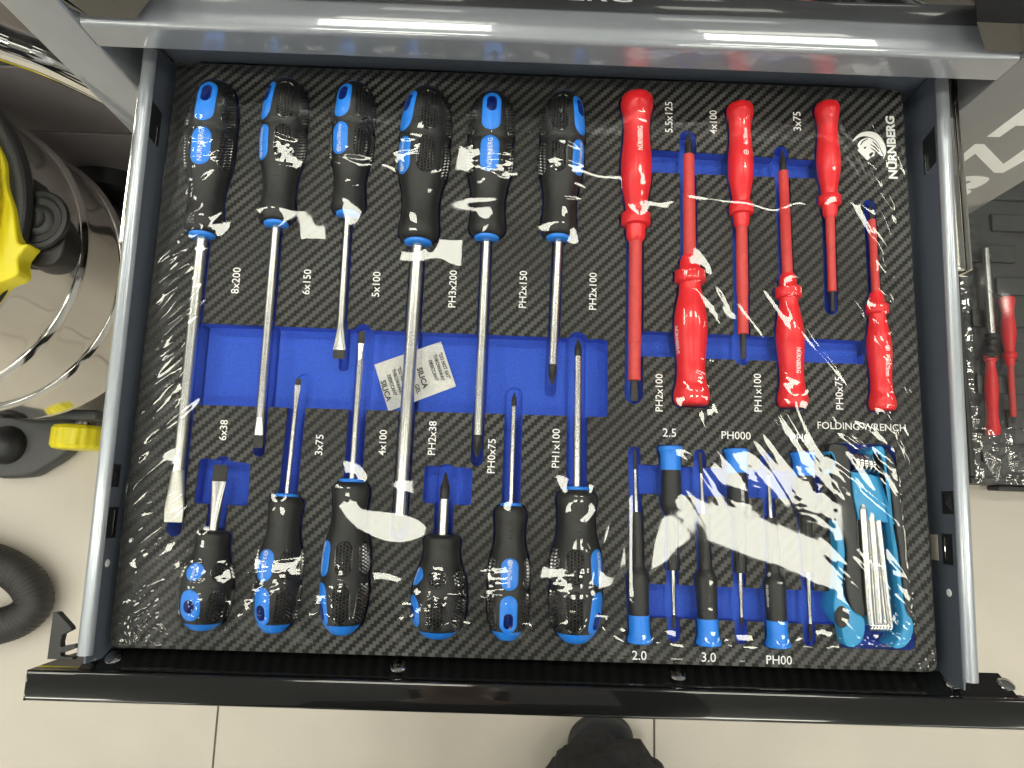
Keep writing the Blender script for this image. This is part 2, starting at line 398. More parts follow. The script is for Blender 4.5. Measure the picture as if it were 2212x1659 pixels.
# white shapes of the big upright lettering on the side locker
def plate(pxs, Y=YF, th=.25, name='lettering', m='print', par=None):
    q = [unY(u, v, Y) for u, v in pxs]
    return part(name, prismY([(a[0], a[2]) for a in q], Y-th, Y-.01), M[m], par, 0)
def zz(a): return [((2250+x/3.319)*.864, (150+y/3.319)*.864) for x, y in a]
plate(zz([(722, 635), (827, 637), (960, 544), (1100, 544), (1290, 380), (1180, 290)]), par=sl)
plate(zz([(440, 850), (622, 697), (700, 699), (858, 862), (1290, 560), (1290, 690), (855, 935), (780, 933), (625, 775), (440, 910)]), par=sl)
plate(zz(smoothpoly([(480, 985), (560, 965), (690, 967), (742, 985), (700, 1025), (620, 1062), (560, 1072), (592, 1085), (575, 1105), (520, 1135), (470, 1130), (500, 1050), (590, 1012), (560, 1000), (500, 1020)], 4)), par=sl)
# push handle at the cabinet's left side
hp = spline([tuple(unY(u, v, YF+62)) for u, v in ((-220, -40), (-90, 48), (0, 88), (70, 114), (130, 140), (230, 190))], 8)
part('push_handle', tube(hp, 15, 20), M['chrome'], cab)
# ------------------------------------------------------------------ the open drawer
dr = bpy.data.objects.new('open_drawer', None); COL.objects.link(dr); dr.parent = cab
DZ = -32.0      # drawer floor
ZW = 15.0       # top of the side walls
LX = lambda y: -3.6-6.0*y/410     # inner faces of the side walls
RX = lambda y: 543.0+8.5*y/410
def draft(z): return 2.2-6.0*(z-DZ)/(ZW-3.6-DZ)      # left wall given an outward lean to catch more light from above
def yslab(f, y0, y1, d0, d1, z0, z1):
    """upright slab along y between offsets d0..d1 from the line f(y)"""
    V = []
    for y in (y0, y1):
        for d in (d0, d1):
            for z in (z0, z1): V.append((f(y)+d+(draft(z) if f is LX and abs(d) < 2 else 0), y, z))
    F = [(0, 1, 3, 2), (4, 6, 7, 5), (0, 4, 5, 1), (2, 3, 7, 6), (0, 2, 6, 4), (1, 5, 7, 3)]
    return V, F
def rolled(f, y0, y1, sgn, w=9.6, z=ZW, r=4.5):
    """rounded top rail of a side wall"""
    pr = [(0, z-3.5)]
    for k in range(9):
        a = PI*k/16; pr.append((r-r*math.cos(a), z-r+r*math.sin(a)))
    for k in range(9):
        a = PI*k/16; pr.append((w-r+r*math.sin(a), z-r+r*math.cos(a)))
    pr += [(w, z-16), (w-1.2, z-16), (w-1.2, z-6)]
    n = len(pr); V = [(f(y)+sgn*d, y, zz_) for y in (y0, y1) for d, zz_ in pr]
    F = [(i, (i+1) % n, n+(i+1) % n, n+i) for i in range(n)]+[tuple(range(n)), tuple(range(n, 2*n))]
    return V, F
YE = YF+400
part('drawer_bottom', rbox(LX(0)-1, RX(410)+1, -9, YE, DZ-2, DZ, .3), M['paint_shaded'], dr)
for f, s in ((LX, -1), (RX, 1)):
    w = part('side_wall', join(yslab(f, -8, 417.5, 0, s*1.2, DZ, ZW-3.6), yslab(f, -8, 417.5, s*8.3, s*9.5, -20, ZW-16.2)), M['paint_shaded'], dr, 0)
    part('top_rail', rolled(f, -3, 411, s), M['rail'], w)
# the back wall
part('back_wall', rbox(LX(420)+.4, RX(420)-.4, 418, 419.4, DZ, ZW-1.5, .4), M['paint_shaded'], dr)
part('back_flange', rbox(LX(420)+.4, RX(420)-.4, 419.5, 432, ZW-3, ZW-1.6, .4), M['paint_shaded'], dr)
# sliding rails, chrome, seen outside both walls
for s, u0, u1 in ((-1, (300, 110), (262, 525)), (1, (2074, 190), (2095, 585))):
    p1 = un(*u1, -4)
    xo = p1[0]; xi = (LX(300)-10.8) if s < 0 else (RX(300)+10.8)
    y0 = p1[1]; lo, hi = min(xo, xi), max(xo, xi)
    g = part('slide', rbox(lo, hi, y0, YF+380, -30, -27.5, .4), M['zinc'], dr)
    part('slide_channel', join(rbox(xo-.9, xo+.9, y0, YF+380, -27, -2, .5), rbox(lo+1.2, hi-1.2, y0+1, YF+380, -9, -5.5, 1.2)), M['chrome'], g)
    part('slide_lip', rbox((lo+hi)/2-1.4, (lo+hi)/2+1.4, y0+2, YF+380, -5.2, -2.2, 1.1), M['zinc'], g)
# front: ledge with rivets, upright lip, broad black top
FX0, FX1, FZ = -43.0, 588.0, 10.0
ff = [(-13.0, FZ-2.2), (-13.0, -2), (-3.0, -2), (-3.0, -3.2), (-14.2, -3.2), (-14.2, -60), (-34.5, -60), (-34.8, FZ-5.0)]
fp = [(-13.0, -1.9)]
for k in range(7):
    a = PI/2*k/6; fp.append((-15.0+2*math.cos(a), FZ-2+2*math.sin(a)))
for k in range(7):
    a = PI/2*k/6; fp.append((-29.6-2.2*math.sin(a), FZ-1.0-2.2+2.2*math.cos(a)))
fp += [(-31.8, -60), (-30.6, -60), (-30.6, FZ-6), (-14.2, FZ-6), (-14.2, -1.9)]
fr = part('front_panel', extrude_x(fp, FX0, FX1), M['gloss'], dr, 40)
part('front_ledge', extrude_x([(-2.2, -13.0), (-3.0, -13.6), (-13.2, 3.2), (-12.9, 4.8)], -15, FX1-6), M['gloss'], dr)
part('front_inner_wall', rbox(LX(0), RX(0), -3.4, -2.2, DZ, -13.7, .3), M['gloss'], dr)
part('front_cap', rbox(FX0-1.2, FX0, -31.6, -13.2, -60, FZ-.8, .5), M['gloss'], fr)
rv = lathe([(0, 5.4), (.4, 5.2), (.9, 4.3), (1.2, 2.6), (1.3, .3)], 24, 'z')
for u, vv in ((245, 1429), (860, 1446), (1465, 1469), (2058, 1490), (2174, 1489)):
    q = un(u, vv, -4)
    part('rivet', ([(a+q[0], -7.1-b*.556+c*.831, -3.9+b*.831+c*.556) for a, b, c in rv[0]], rv[1]), M['chrome'], dr)
# notched black latch at the drawer's left end
lat = [(0, 0), (19, 0), (19, 2.2), (10, 2.8), (9.4, 5.4), (13, 6.2), (20.5, 10.0), (20, 13.2), (9.2, 10.4), (8.4, 14), (9.2, 20.5), (15.5, 24.5), (14.6, 27), (3.4, 39), (0, 39)]
q = un(101, 1424, 12)
part('latch', prism([(q[0]+a*.84, q[1]+b*.72) for a, b in lat], 7, 12, .5), M['blackpl'], dr)
# side wall openings: thin dark plates stand in for their shade, with bent tabs
def slot_plate(f, s, y0, y1, z0, z1, tab=None, skew=0):
    x = f((y0+y1)/2)
    V = [(x-s*.35, y0, z0), (x-s*.35, y1, z0), (x-s*.35, y1+skew, z1), (x-s*.35, y0+skew, z1)]
    V += [(x-s*.01, b, c) for a, b, c in V]
    if f is LX: V = [(a+draft(c), b, c) for a, b, c in V]; x += draft((z0+z1)/2)
    part('slot_shade_plate', (V, [(0, 1, 2, 3), (7, 6, 5, 4), (0, 4, 5, 1), (1, 5, 6, 2), (2, 6, 7, 3), (3, 7, 4, 0)]), M['slotshade'], dr, 0)
    if tab:
        for ya, yb, za, zb_, dx in tab:
            part('slot_tab', rbox(min(x-s*.5, x-s*dx), max(x-s*.5, x-s*dx), ya, yb, za, zb_, .3), M['chrome'], dr)
for f, s in ((LX, -1), (RX, 1)):
    slot_plate(f, s, 345, 372, -6, 9, [(346, 360, -4, -2.6, 1.4)], 4)
    slot_plate(f, s, 101, 116, -2, 10)
    x = f(108)+(draft(4) if f is LX else 0)
    part('slot_tab', ([(x-s*.5, 102, -1), (x-s*2.2, 108.5, 4), (x-s*.5, 115, -1), (x-s*.5, 115, 9), (x-s*.5, 102, 9)], [(0, 1, 4), (1, 2, 3), (1, 3, 4)]), M['blackpl'], dr, 0)
    slot_plate(f, s, 68, 88, -4, 7, [(70, 86, -2, 0, 1.0)])
x = RX(77)
part('sticker', rbox(x-1.3, x-1.1, 70, 87, -15, -7, 0), M['sticker'], dr)
for f, s, y in ((LX, -1, 52), (RX, 1, 50)):
    dd = lathe([(0, 2.6), (.5, 2.3), (.7, .3)], 16, 'z')
    part('paint_dot', ([(f(y)-s*c+(draft(1) if f is LX else 0), y+a, 1+b*1.0) for a, b, c in dd[0]], dd[1]), M['print'], dr)
# ------------------------------------------------------------------ the tray of foam under a carbon look sheet
TW, TH = 533.6, 409.3
tray = thing('tool_tray', 'black carbon patterned foam tray with blue recesses, lying in the open drawer', 'tool tray', (0, 0, 0))
CUTS = []            # (polygon in mm, depth)
FILM = []            # what the film rests on: (E, dir, s[], r[], zc)
def cut_px(pxs, depth, rr=2.0):
    P = [tuple(un(u, v, 0)[:2]) for u, v in pxs]
    CUTS.append((round_poly(P, rr), depth))
def round_poly(P, r, k=4):
    out = []; n = len(P)
    for i in range(n):
        a, b, c = (np.array(P[j % n], float) for j in (i-1, i, i+1))
        d1 = (a-b)/np.linalg.norm(a-b); d2 = (c-b)/np.linalg.norm(c-b)
        for j in range(k+1):
            t = j/k; out.append(tuple((b+d1*r)*(1-t)**2+2*b*t*(1-t)+(b+d2*r)*t*t))
    return out
# ------------------------------------------------------------------ tool builders
def frame(E, T, zc):
    e = un(*E, zc); t = un(*T, zc); d = (t-e)[:2]; L = np.linalg.norm(d); d /= L
    return e, d, L, math.atan2(-d[0], d[1])
def along(E, T, u, zc, e, d): return float(np.dot((un(*u, zc)-e)[:2], d))
def interp(prof):
    s = [p[0] for p in prof]; r = [p[1] for p in prof]
    return lambda x: float(np.interp(x, s, r))
def resample(prof, step):
    s0, s1 = prof[0][0], prof[-1][0]; f = interp(prof); n = max(2, int((s1-s0)/step))
    ss = sorted(set([s0+(s1-s0)*i/n for i in range(n+1)]+[p[0] for p in prof])); return [(s, f(s)) for s in ss]
def smoothprof(ctrl, k=6):
    p = spline([(a, b, 0) for a, b in ctrl], k); out = []
    for a, b, _ in p:
        if not out or a > out[-1][0]+1e-4: out.append((a, max(b, .05)))
    return out
def stadium(hw, hh, n=10, e=1.0):
    """upright stadium outline (half width, half height)"""
    P = []
    for k in range(n+1): a = PI*k/n; P.append((hw*math.cos(a), hh-hw*e+hw*e*math.sin(a)))
    for k in range(n+1): a = PI+PI*k/n; P.append((hw*math.cos(a), -hh+hw*e+hw*e*math.sin(a)))
    return P
def onsurf(R, u, s, phi, off):
    r = R(s); a = phi+u/max(r, 1); return ((r+off)*math.sin(a), s, (r+off)*math.cos(a))
def patch(R, outl, sc, phi, off, rings=(1, .8, .55, .3, 0), edge=.5, inner=None, floor=None):
    """raised pad following the handle; inner: outline of a hole with the given depth"""
    n = len(outl); V = []; F = []
    rows = [[onsurf(R, u, sc+s, phi, -.3) for u, s in outl], [onsurf(R, u, sc+s, phi, off-.15) for u, s in outl],
            [onsurf(R, u*(1-.35/max(abs(u), .35+1e-6)) if abs(u) > .35 else u, sc+s, phi, off) for u, s in outl]]
    if inner is None:
        for t in rings[1:-1]: rows.append([onsurf(R, u*t, sc+s*t, phi, off) for u, s in outl])
    else:
        ip, ds = inner
        for t in (.5, 0): rows.append([onsurf(R, u*t+a*(1-t), sc+s*t+(b+ds)*(1-t), phi, off) for (u, s), (a, b) in zip(outl, ip)])
    for r in rows: V += r
    for i in range(len(rows)-1):
        for k in range(n): F.append((i*n+k, i*n+(k+1) % n, (i+1)*n+(k+1) % n, (i+1)*n+k))
    if inner is None:
        V.append(onsurf(R, 0, sc, phi, off)); c = len(V)-1; b = (len(rows)-1)*n
        for k in range(n): F.append((b+k, b+(k+1) % n, c))
    return V, F
def surf_text(R, s, size, sc, phi, off, u0=0.0, sx=.8, bold=0.0):
    v, f = text2d(s, bold, 2)
    return [onsurf(R, b*size+u0, sc-a*size*sx, phi, off) for a, b in v], f
def screw_mark(R, sc, phi, off, r, cross):
    """little round sign in front of the size: a ring with a bar or a cross"""
    n = 20; V = []; F = []
    for k in range(n):
        a = 2*PI*k/n
        for rr in (r, r*.72): V.append(onsurf(R, rr*math.cos(a), sc+rr*math.sin(a), phi, off))
    for k in range(n): F.append((2*k, 2*((k+1) % n), 2*((k+1) % n)+1, 2*k+1))
    for hw, hh in ([(r*.5, r*.16), (r*.16, r*.5)] if cross else [(r*.16, r*.5)]):
        b = len(V); V += [onsurf(R, x, sc+y, phi, off+.02) for x, y in ((-hw, -hh), (hw, -hh), (hw, hh), (-hw, hh))]; F.append((b, b+1, b+2, b+3))
    return V, F
def studs(R, outl, sc, phi, pitch, h):
    """rows of little pyramids inside an outline, with a rim round them"""
    V = []; F = []; hw = max(abs(p[0]) for p in outl); hh = max(abs(p[1]) for p in outl)
    n = len(outl)
    for t, o in ((1, .05), (.97, .45), (.93, .45), (.9, .05)):
        V += [onsurf(R, u*t, sc+s*t, phi, o) for u, s in outl]
    for i in range(3):
        for k in range(n): F.append((i*n+k, i*n+(k+1) % n, (i+1)*n+(k+1) % n, (i+1)*n+k))
    nx = int(hw*.86/pitch); ny = int(hh*.95/pitch); cw = min(hw, hh)
    for i in range(-nx, nx+1):
        for j in range(-ny, ny+1):
            u, s = i*pitch, (j+(.5 if i % 2 else 0))*pitch
            ds = max(0, abs(s)-(hh-cw))
            if (u/(hw*.88))**2+(ds/(cw*.9))**2 > .95: continue
            b = len(V); e = pitch*.4
            V += [onsurf(R, u+x, sc+s+y, phi, 0) for x, y in ((-e, -e), (e, -e), (e, e), (-e, e))]
            V += [onsurf(R, u+x*.3, sc+s+y*.3, phi, h) for x, y in ((-e, -e), (e, -e), (e, e), (-e, e))]
            F += [(b, b+1, b+5, b+4), (b+1, b+2, b+6, b+5), (b+2, b+3, b+7, b+6), (b+3, b, b+4, b+7), (b+4, b+5, b+6, b+7)]
    return V, F
def rib(R, pts, w, phi, off):
    """thin raised line on the handle"""
    V = []; F = []
    for i, (u, s) in enumerate(pts):
        du, ds = np.array(pts[min(i+1, len(pts)-1)])-np.array(pts[max(i-1, 0)]); l = math.hypot(du, ds); nx, ny = -ds/l*w, du/l*w
        V += [onsurf(R, u+nx, s+ny, phi, -.1), onsurf(R, u, s, phi, off), onsurf(R, u-nx, s-ny, phi, -.1)]
    for i in range(len(pts)-1): F += [(3*i, 3*i+1, 3*i+4, 3*i+3), (3*i+1, 3*i+2, 3*i+5, 3*i+4)]
    return V, F
def handle_outline(e, d, prof, off, zc):
    nrm = np.array([-d[1], d[0]]); L = []; Rr = []
    P = smoothish = resample(prof, 4.0)
    P = [(P[0][0]-off, P[0][1])]+P+[(P[-1][0]+off*.6, P[-1][1])]
    for s, r in P:
        c = e[:2]+d*s; L.append(tuple(c+nrm*(r+off))); Rr.append(tuple(c-nrm*(r+off)))
    return L+Rr[::-1]
def channel(e, d, s0, s1, hw):
    nrm = np.array([-d[1], d[0]]); P = []
    P.append(tuple(e[:2]+d*s0+nrm*hw))
    for k in range(9):
        a = PI/2-PI*k/8; P.append(tuple(e[:2]+d*(s1-hw+hw*math.cos(a))+nrm*(hw*math.sin(a))))
    P.append(tuple(e[:2]+d*s0-nrm*hw)); return P
def flat_blade(s0, s1, r, wt, t0=1.0, spread=.55):
    """round shaft spreading into a flat blade"""
    V = []; F = []; n = 16; rows = 9
    for i in range(rows):
        t = i/(rows-1); s = s0+(s1-s0)*t; q = min(1, t/spread)
        hw = r+(wt/2-r)*q if t < spread else wt/2-(wt/2*.08)*((t-spread)/(1-spread)); th = r*(1-.85*t)
        for k in range(n):
            a = 2*PI*k/n; c, sn = math.sin(a), math.cos(a); e = 1-.6*t
            V.append((hw*math.copysign(abs(c)**e, c), s, th*math.copysign(abs(sn)**e, sn)))
    for i in range(rows-1):
        for k in range(n): F.append((i*n+k, i*n+(k+1) % n, (i+1)*n+(k+1) % n, (i+1)*n+k))
    F += [tuple(range(n))[::-1], tuple(range((rows-1)*n, rows*n))]
    return V, F
def cross_tip(s0, s1, r):
    """cross point: cylinder, four flutes and a blunt cone"""
    V = []; F = []; n = 32; L = s1-s0; rows = 12
    for i in range(rows):
        t = i/(rows-1); s = s0+L*t
        rr = r if t < .45 else r*(1-.82*((t-.45)/.55)**1.15)
        fl = 0 if t < .25 else min(.48, .9*(t-.25))
        for k in range(n):
            a = 2*PI*k/n+PI/4; g = max(0, math.cos(4*a))**.7
            q = rr*(1-fl*(1-g)*1.0)
            V.append((q*math.sin(a), s, q*math.cos(a)))
    for i in range(rows-1):
        for k in range(n): F.append((i*n+k, i*n+(k+1) % n, (i+1)*n+(k+1) % n, (i+1)*n+k))
    F += [tuple(range(n))[::-1], tuple(range((rows-1)*n, rows*n))]
    return V, F
G_BLUE = 'blue and black screwdrivers in the tray'
def blue_driver(label, E, N, T, wpx, roll, tip, dia, text=None, mark=None, tipw=0, tipfrom=None, stub=False, cutend=None, tipblack=True, zc=2.5, ch=None, slim=False):
    e, d, L, rz = frame(E, T, zc)
    if E[1] > T[1]: pass
    n = along(E, T, N, zc, e, d)
    sc_px = FPX/(CAMP[2]-zc-8)*math.cos(.0)      # px per mm near the handle's middle
    rm = wpx/sc_px/2*1.0
    H = n
    if stub:
        ctrl = [(0, .5), (.015, .62), (.07, .8), (.2, .96), (.36, 1.0), (.5, .96), (.62, .84), (.74, .7), (.84, .64), (.92, .67), (.965, .64), (.988, .54), (1.0, .36)]
    else:
        ctrl = [(0, .48), (.012, .6), (.05, .76), (.13, .92), (.24, .995), (.31, 1.0), (.345, .965), (.39, .99), (.47, .99), (.57, .92), (.66, .78), (.74, .715), (.82, .73), (.89, .78), (.935, .77), (.965, .66), (.975, .56)]
    prof = smoothprof([(a*H, b*rm) for a, b in ctrl], 5); R = interp(prof)
    phi = math.radians(roll)*(1 if d[1] > 0 else -1)
    t = thing('screwdriver', label, 'screwdriver', (e[0], e[1], zc), rz, G_BLUE)
    # pads: hanging inlay near the end and lettered inlay
    if stub: hc, hh, hw, lc, lh, lw = .24*H, .16*H, rm*.44, .58*H, .09*H, rm*.4
    else: hc, hh, hw, lc, lh, lw = .178*H, .137*H, rm*.42, .47*H, .118*H, rm*.42
    hole_hw, hole_hh = hw*.52, hh*.42
    hds = -.08*H if not stub else -.02*H
    hol = stadium(hole_hw, hole_hh); hcs = hc+hds*.62
    def dent(s, a, r):
        da = (a-phi+PI) % (2*PI)-PI; u = da*r; q = (abs(u)/(hole_hw*1.05))**2+(max(0, abs(s-hcs)-(hole_hh-hole_hw))/(hole_hw*1.05))**2
        return r-7.0 if q < 1 and abs(da) < 1 else r
    hp = resample(prof, 1.1)
    lpart('handle', lathe(hp, 96, disp=dent), M['rubber'], t, 50)
    outl = stadium(hw, hh)
    io = [(a, b) for a, b in hol]
    hi = lpart('hanging_inlay', patch(R, outl, hc, phi, .55, inner=(io, hcs-hc)), M['bluepl'], t, 50)
    # the hole's wall and floor
    V = []; F = []; m_ = len(hol)
    for off, q in ((.5, 1.0), (-3, .96), (-6.2, .85), (-6.6, .4)): V += [onsurf(R, a*q, hcs+b*q, phi, off) for a, b in hol]
    for i in range(3):
        for k in range(m_): F.append((i*m_+k, i*m_+(k+1) % m_, (i+1)*m_+(k+1) % m_, (i+1)*m_+k))
    F.append(tuple(range(3*m_, 4*m_)))
    lpart('hanging_hole', (V, F), M['blue_shaded'], hi, 50)
    li = lpart('lettered_inlay', patch(R, stadium(lw, lh), lc, phi, .55), M['bluepl'], t, 50)
    if text:
        size = lw*.5 if not stub else lw*.3
        span = text2d(text, 0, 2)[0][:, 0].max()*2
        sx = min(.95, (2*lh*(.82 if mark is None else .68))/(span*size))
        lpart('lettering', surf_text(R, text, size, lc-(0 if mark is None else lh*.12), phi, .72, 0, sx), M['print'], li, 0)
        if mark is not None: lpart('lettering', screw_mark(R, lc+lh*.74, phi, .72, size*.55, mark), M['print'], li, 0)
    # studded grip pads on the other sides
    pit = 2.2
    for da in (62, 122, -62, -122):
        a = phi+math.radians(da)
        if math.cos(a) < -.45: continue
        if stub: specs = ((.24*H, .17*H, rm*.38), (.57*H, .1*H, rm*.36))
        else: specs = ((.185*H, .14*H, rm*.38), (.475*H, .115*H, rm*.36))
        for c_, h_, w_ in specs:
            lpart('grip_pad', studs(R, stadium(w_, h_, 8), c_, a, pit, 1.35), M['studs'], t, 0)
    if not stub:
        for k in range(3):
            s = (.69+.05*k)*H
            lpart('grip_mark', rib(R, [(-rm*.34, s+1.0), (0, s+4.2), (rm*.34, s+1.0)], .5, phi, .3), M['rubber'], t, 0)
        for da in (50, -50, 130):
            a = phi+math.radians(da)
            if math.cos(a) > -.2:
                lpart('grip_mark', join(*[rib(R, [(-1.6, (.7+.055*k)*H), (1.6, (.7+.055*k)*H)], .5, a, .3) for k in range(3)]), M['rubber'], t, 0)
    # cap at the end and collar at the nose
    r0 = prof[0][1]
    q0, q1 = (.045, 1.0) if E[1] > 800 else (.004, .7)
    cp = [(q0*H, R(q0*H)+.25), (q0*.45*H, R(q0*.45*H)+.35), (-.2*q1, R(.3)*q1), (-1.4*q1*q1, R(.3)*.86*q1), (-2.4*q1*q1, R(.3)*.55*q1), (-2.7*q1*q1, .3)][::-1]
    lpart('end_cap', lathe(cp, 48), M['bluepl'], t, 50)
    sr = dia/2
    if not stub:
        cr = rm*.53
        lpart('collar', lathe([(.955*H, cr*.78), (.97*H, cr*.86), (.978*H, cr*1.02), (.99*H, cr*1.02), (.998*H, cr*.93), (1.0*H, sr)], 48), M['bluepl'], t, 50)
    # shaft and point
    tb = along(E, T, tipfrom, zc, e, d) if tipfrom else L
    if tip == 'flat':
        b0 = L-max(20, tipw*2.6) if not stub else n+6
        b0 = max(b0, n+4)
        lpart('shaft', lathe([(.97*H, sr), (b0, sr)], 24), M['satin'], t, 50)
        vf = flat_blade(b0, L, sr, tipw, spread=.78)
        if tipblack:
            bm = bmesh.new(); vs = [bm.verts.new(p) for p in vf[0]]
            for q in vf[1]: bm.faces.new([vs[i] for i in q])
            bm.normal_update()
            bmesh.ops.bisect_plane(bm, geom=bm.verts[:]+bm.edges[:]+bm.faces[:], plane_co=(0, tb, 0), plane_no=(0, 1, 0))
            V, F = from_bm(bm)
            Fa = [q for q in F if sum(V[i][1] for i in q)/len(q) < tb]; Fb = [q for q in F if sum(V[i][1] for i in q)/len(q) >= tb]
            lpart('blade', (V, Fa), M['satin'], t, 40); lpart('blade_tip', (V, Fb), M['black_steel'], t, 40)
        else: lpart('blade', vf, M['blasted'], t, 40)
    else:
        tb = min(tb, L-4)
        lpart('shaft', lathe([(.97*H, sr), (tb, sr)], 24), M['satin'], t, 50)
        lpart('cross_tip', cross_tip(tb, L, sr*.98), M['black_steel'], t, 40)
    CUTS.append((handle_outline(e, d, prof, 1.3, zc), 22.0))
    chw = (ch if ch else dia/2+1.1)
    ce = L+6 if cutend is None else along(E, T, cutend, zc, e, d)
    CUTS.append((channel(e, d, n-4, ce, chw), 15.0 if ch else 21.0))
    FILM.append((e[:2], d, [p[0] for p in prof]+[n, L], [p[1]+.5 for p in prof]+[sr, sr], zc))
    return t
blue_driver('long flat blade screwdriver with wide pale tip, at the tray’s left edge', (470, 185), (440, 515), (374, 1128), 108, -2, 'flat', 8, 'NÜRNBERG', None, 13, tipblack=False, cutend=(372, 1160))
blue_driver('blue and black flat screwdriver beside the 6x150 print', (622, 180), (593, 490), (557, 967), 102, -46, 'flat', 6, '6x150mm', False, 7, (559, 940))
blue_driver('blue and black flat screwdriver beside the 5x100 print', (768, 187), (745, 468), (732, 775), 97, -24, 'flat', 5, '5x100mm', False, 9, (732, 756))
blue_driver('thick shafted screwdriver lying across the white silica packet', (925, 200), (900, 530), (861, 1150), 116, -50, 'cross', 9, 'PH3x200mm', True, 0, (863, 1112))
blue_driver('blue and black cross point screwdriver beside the PH2x150 print', (1065, 208), (1052, 520), (1030, 987), 104, 0, 'cross', 6.2, 'NÜRNBERG', None, 0, (1032, 940))
blue_driver('blue and black cross point screwdriver above the right end of the big blue slot', (1220, 208), (1200, 520), (1192, 831), 103, 50, 'cross', 6, 'NÜRNBERG', None, 0, (1192, 788))
blue_driver('stubby flat screwdriver with its blade in the left small blue square', (437, 1352), (462, 1145), (478, 1004), 106, -14, 'flat', 6.2, 'NÜRNBERG', None, 10, (477, 1040), stub=True, ch=6.5)
blue_driver('slim flat screwdriver standing left of the 3x75 print', (590, 1358), (622, 1066), (645, 818), 93, -24, 'flat', 3.2, '3x75mm', False, 4.2, (644, 832), ch=6.2)
blue_driver('flat screwdriver left of the 4x100 print, handle turned to hide its lettering', (738, 1362), (765, 1034), (782, 716), 100, -58, 'flat', 4.2, '4x100mm', False, 4.8, (781, 742), ch=6.2)
blue_driver('stubby cross point screwdriver with its point in the right small blue square', (945, 1370), (959, 1155), (963, 1021), 116, -66, 'cross', 6.4, 'PH2x38mm', True, 0, (962, 1078), stub=True, ch=6.5)
blue_driver('slim cross point screwdriver standing right of the PH0x75 print', (1095, 1374), (1103, 1086), (1111, 848), 87, 2, 'cross', 3.4, 'PH0x75mm', True, 0, (1110, 878), ch=6.2)
blue_driver('cross point screwdriver standing right of the PH1x100 print', (1243, 1380), (1253, 1051), (1249, 733), 110, 54, 'cross', 5.2, 'NÜRNBERG', None, 0, (1249, 770), ch=7)
G_RED = 'red insulated screwdrivers in the tray'
RPROF = [(0, 8.6), (.004, 9.8), (.02, 10.9), (.045, 11.4), (.07, 11.4), (.1, 10.9), (.14, 9.8), (.2, 9.1), (.27, 9.0), (.35, 9.6), (.45, 10.5), (.54, 10.6), (.62, 9.9), (.7, 8.4), (.76, 7.3), (.8, 7.1), (.812, 7.1)]
def red_tool(t, H, k, phi, text=None, mark=None, tpos=.4):
    prof = smoothprof([(a*H, b*k) for a, b in RPROF], 4); R = interp(prof)
    h = lpart('handle', lathe(resample(prof, 2.2), 56), M['red'], t, 60)
    g = [(.808*H, 7*k), (.815*H, 9.4*k), (.822*H, 10.0*k), (.885*H, 10.0*k), (.893*H, 9.5*k), (.9*H, 7.0*k), (.905*H, 6.7*k), (.965*H, 6.5*k), (.985*H, 5.6*k), (1.0*H, 5.0*k)]
    lpart('guard', lathe(g, 48), M['red'], t, 40)
    if text:
        lpart('lettering', surf_text(R, text, 3.5*k**.5, tpos*H, phi, .12, 0, .75, .02), M['print'], h, 0)
        if mark is not None: lpart('lettering', screw_mark(R, tpos*H+13.5*k**.4, phi, .14, 1.9, mark), M['print'], h, 0)
    return prof, g
def red_driver(label, E, N, T, tipfrom, k, roll, tip, dia, step, text=None, mark=None, tpos=.4, cutend=None, zc=2.0, tipw=5.0):
    e, d, L, rz = frame(E, T, zc); H = along(E, T, N, zc, e, d); tb = along(E, T, tipfrom, zc, e, d); st = along(E, T, step, zc, e, d)
    t = thing('insulated_screwdriver', label, 'screwdriver', (e[0], e[1], zc), rz, G_RED)
    phi = math.radians(roll)*(1 if d[1] > 0 else -1)
    prof, g = red_tool(t, H, k, phi, text, mark, tpos)
    r = dia/2; r2 = r*.92
    if st > H+5: pr = [(.985*H, r), (st-.4, r), (st, r2), (tb-.3, r2), (tb, r2-.4), (tb, .5)]
    else: pr = [(.985*H, r), (tb-.3, r), (tb, r-.4), (tb, .5)]
    lpart('insulated_shaft', lathe(pr, 28), M['redsh'], t, 40)
    if tip == 'flat': lpart('blade', flat_blade(tb, L, r2*.62, tipw, spread=.3), M['black_steel'], t, 40)
    else: lpart('cross_tip', cross_tip(tb, L, r2*.72), M['black_steel'], t, 40)
    pf = [(a, b) for a, b in prof]+[(a, b) for a, b in g if a > .82*H]
    CUTS.append((handle_outline(e, d, pf, 1.2, zc), 19.0))
    ce = L+3 if cutend is None else along(E, T, cutend, zc, e, d)
    CUTS.append((channel(e, d, H-3, ce, r+1.8), 14.0))
    FILM.append((e[:2], d, [p[0] for p in pf]+[H, L], [p[1]+.3 for p in pf]+[r, r*.7], zc))
red_driver('largest red insulated screwdriver with handle beside the 5.5x125 print', (1376, 208), (1371, 522), (1370, 866), (1370, 822), 1.03, 4, 'flat', 9.0, (1371, 742), 'NÜRNBERG', None, .34, tipw=5.5, cutend=(1371, 872))
red_driver('red insulated cross point screwdriver, handle down, right of the PH2x100 print', (1494, 876), (1489, 553), (1487, 288), (1487, 335), 1.06, -72, 'cross', 8.6, (1488, 420), 'NÜRNBERG', None, .42, cutend=(1486, 278))
red_driver('red insulated flat screwdriver with its handle right of the upper 4x100 print', (1598, 228), (1603, 492), (1606, 775), (1605, 722), .84, 8, 'flat', 8.0, (1604, 637), '4x100mm', False, .3, tipw=4, cutend=(1606, 788))
red_driver('red insulated cross point screwdriver, handle down, right of the PH1x100 print', (1713, 880), (1697, 592), (1690, 325), (1692, 370), .88, 14, 'cross', 7.3, (1694, 445), 'NÜRNBERG', None, .33, cutend=(1690, 312))
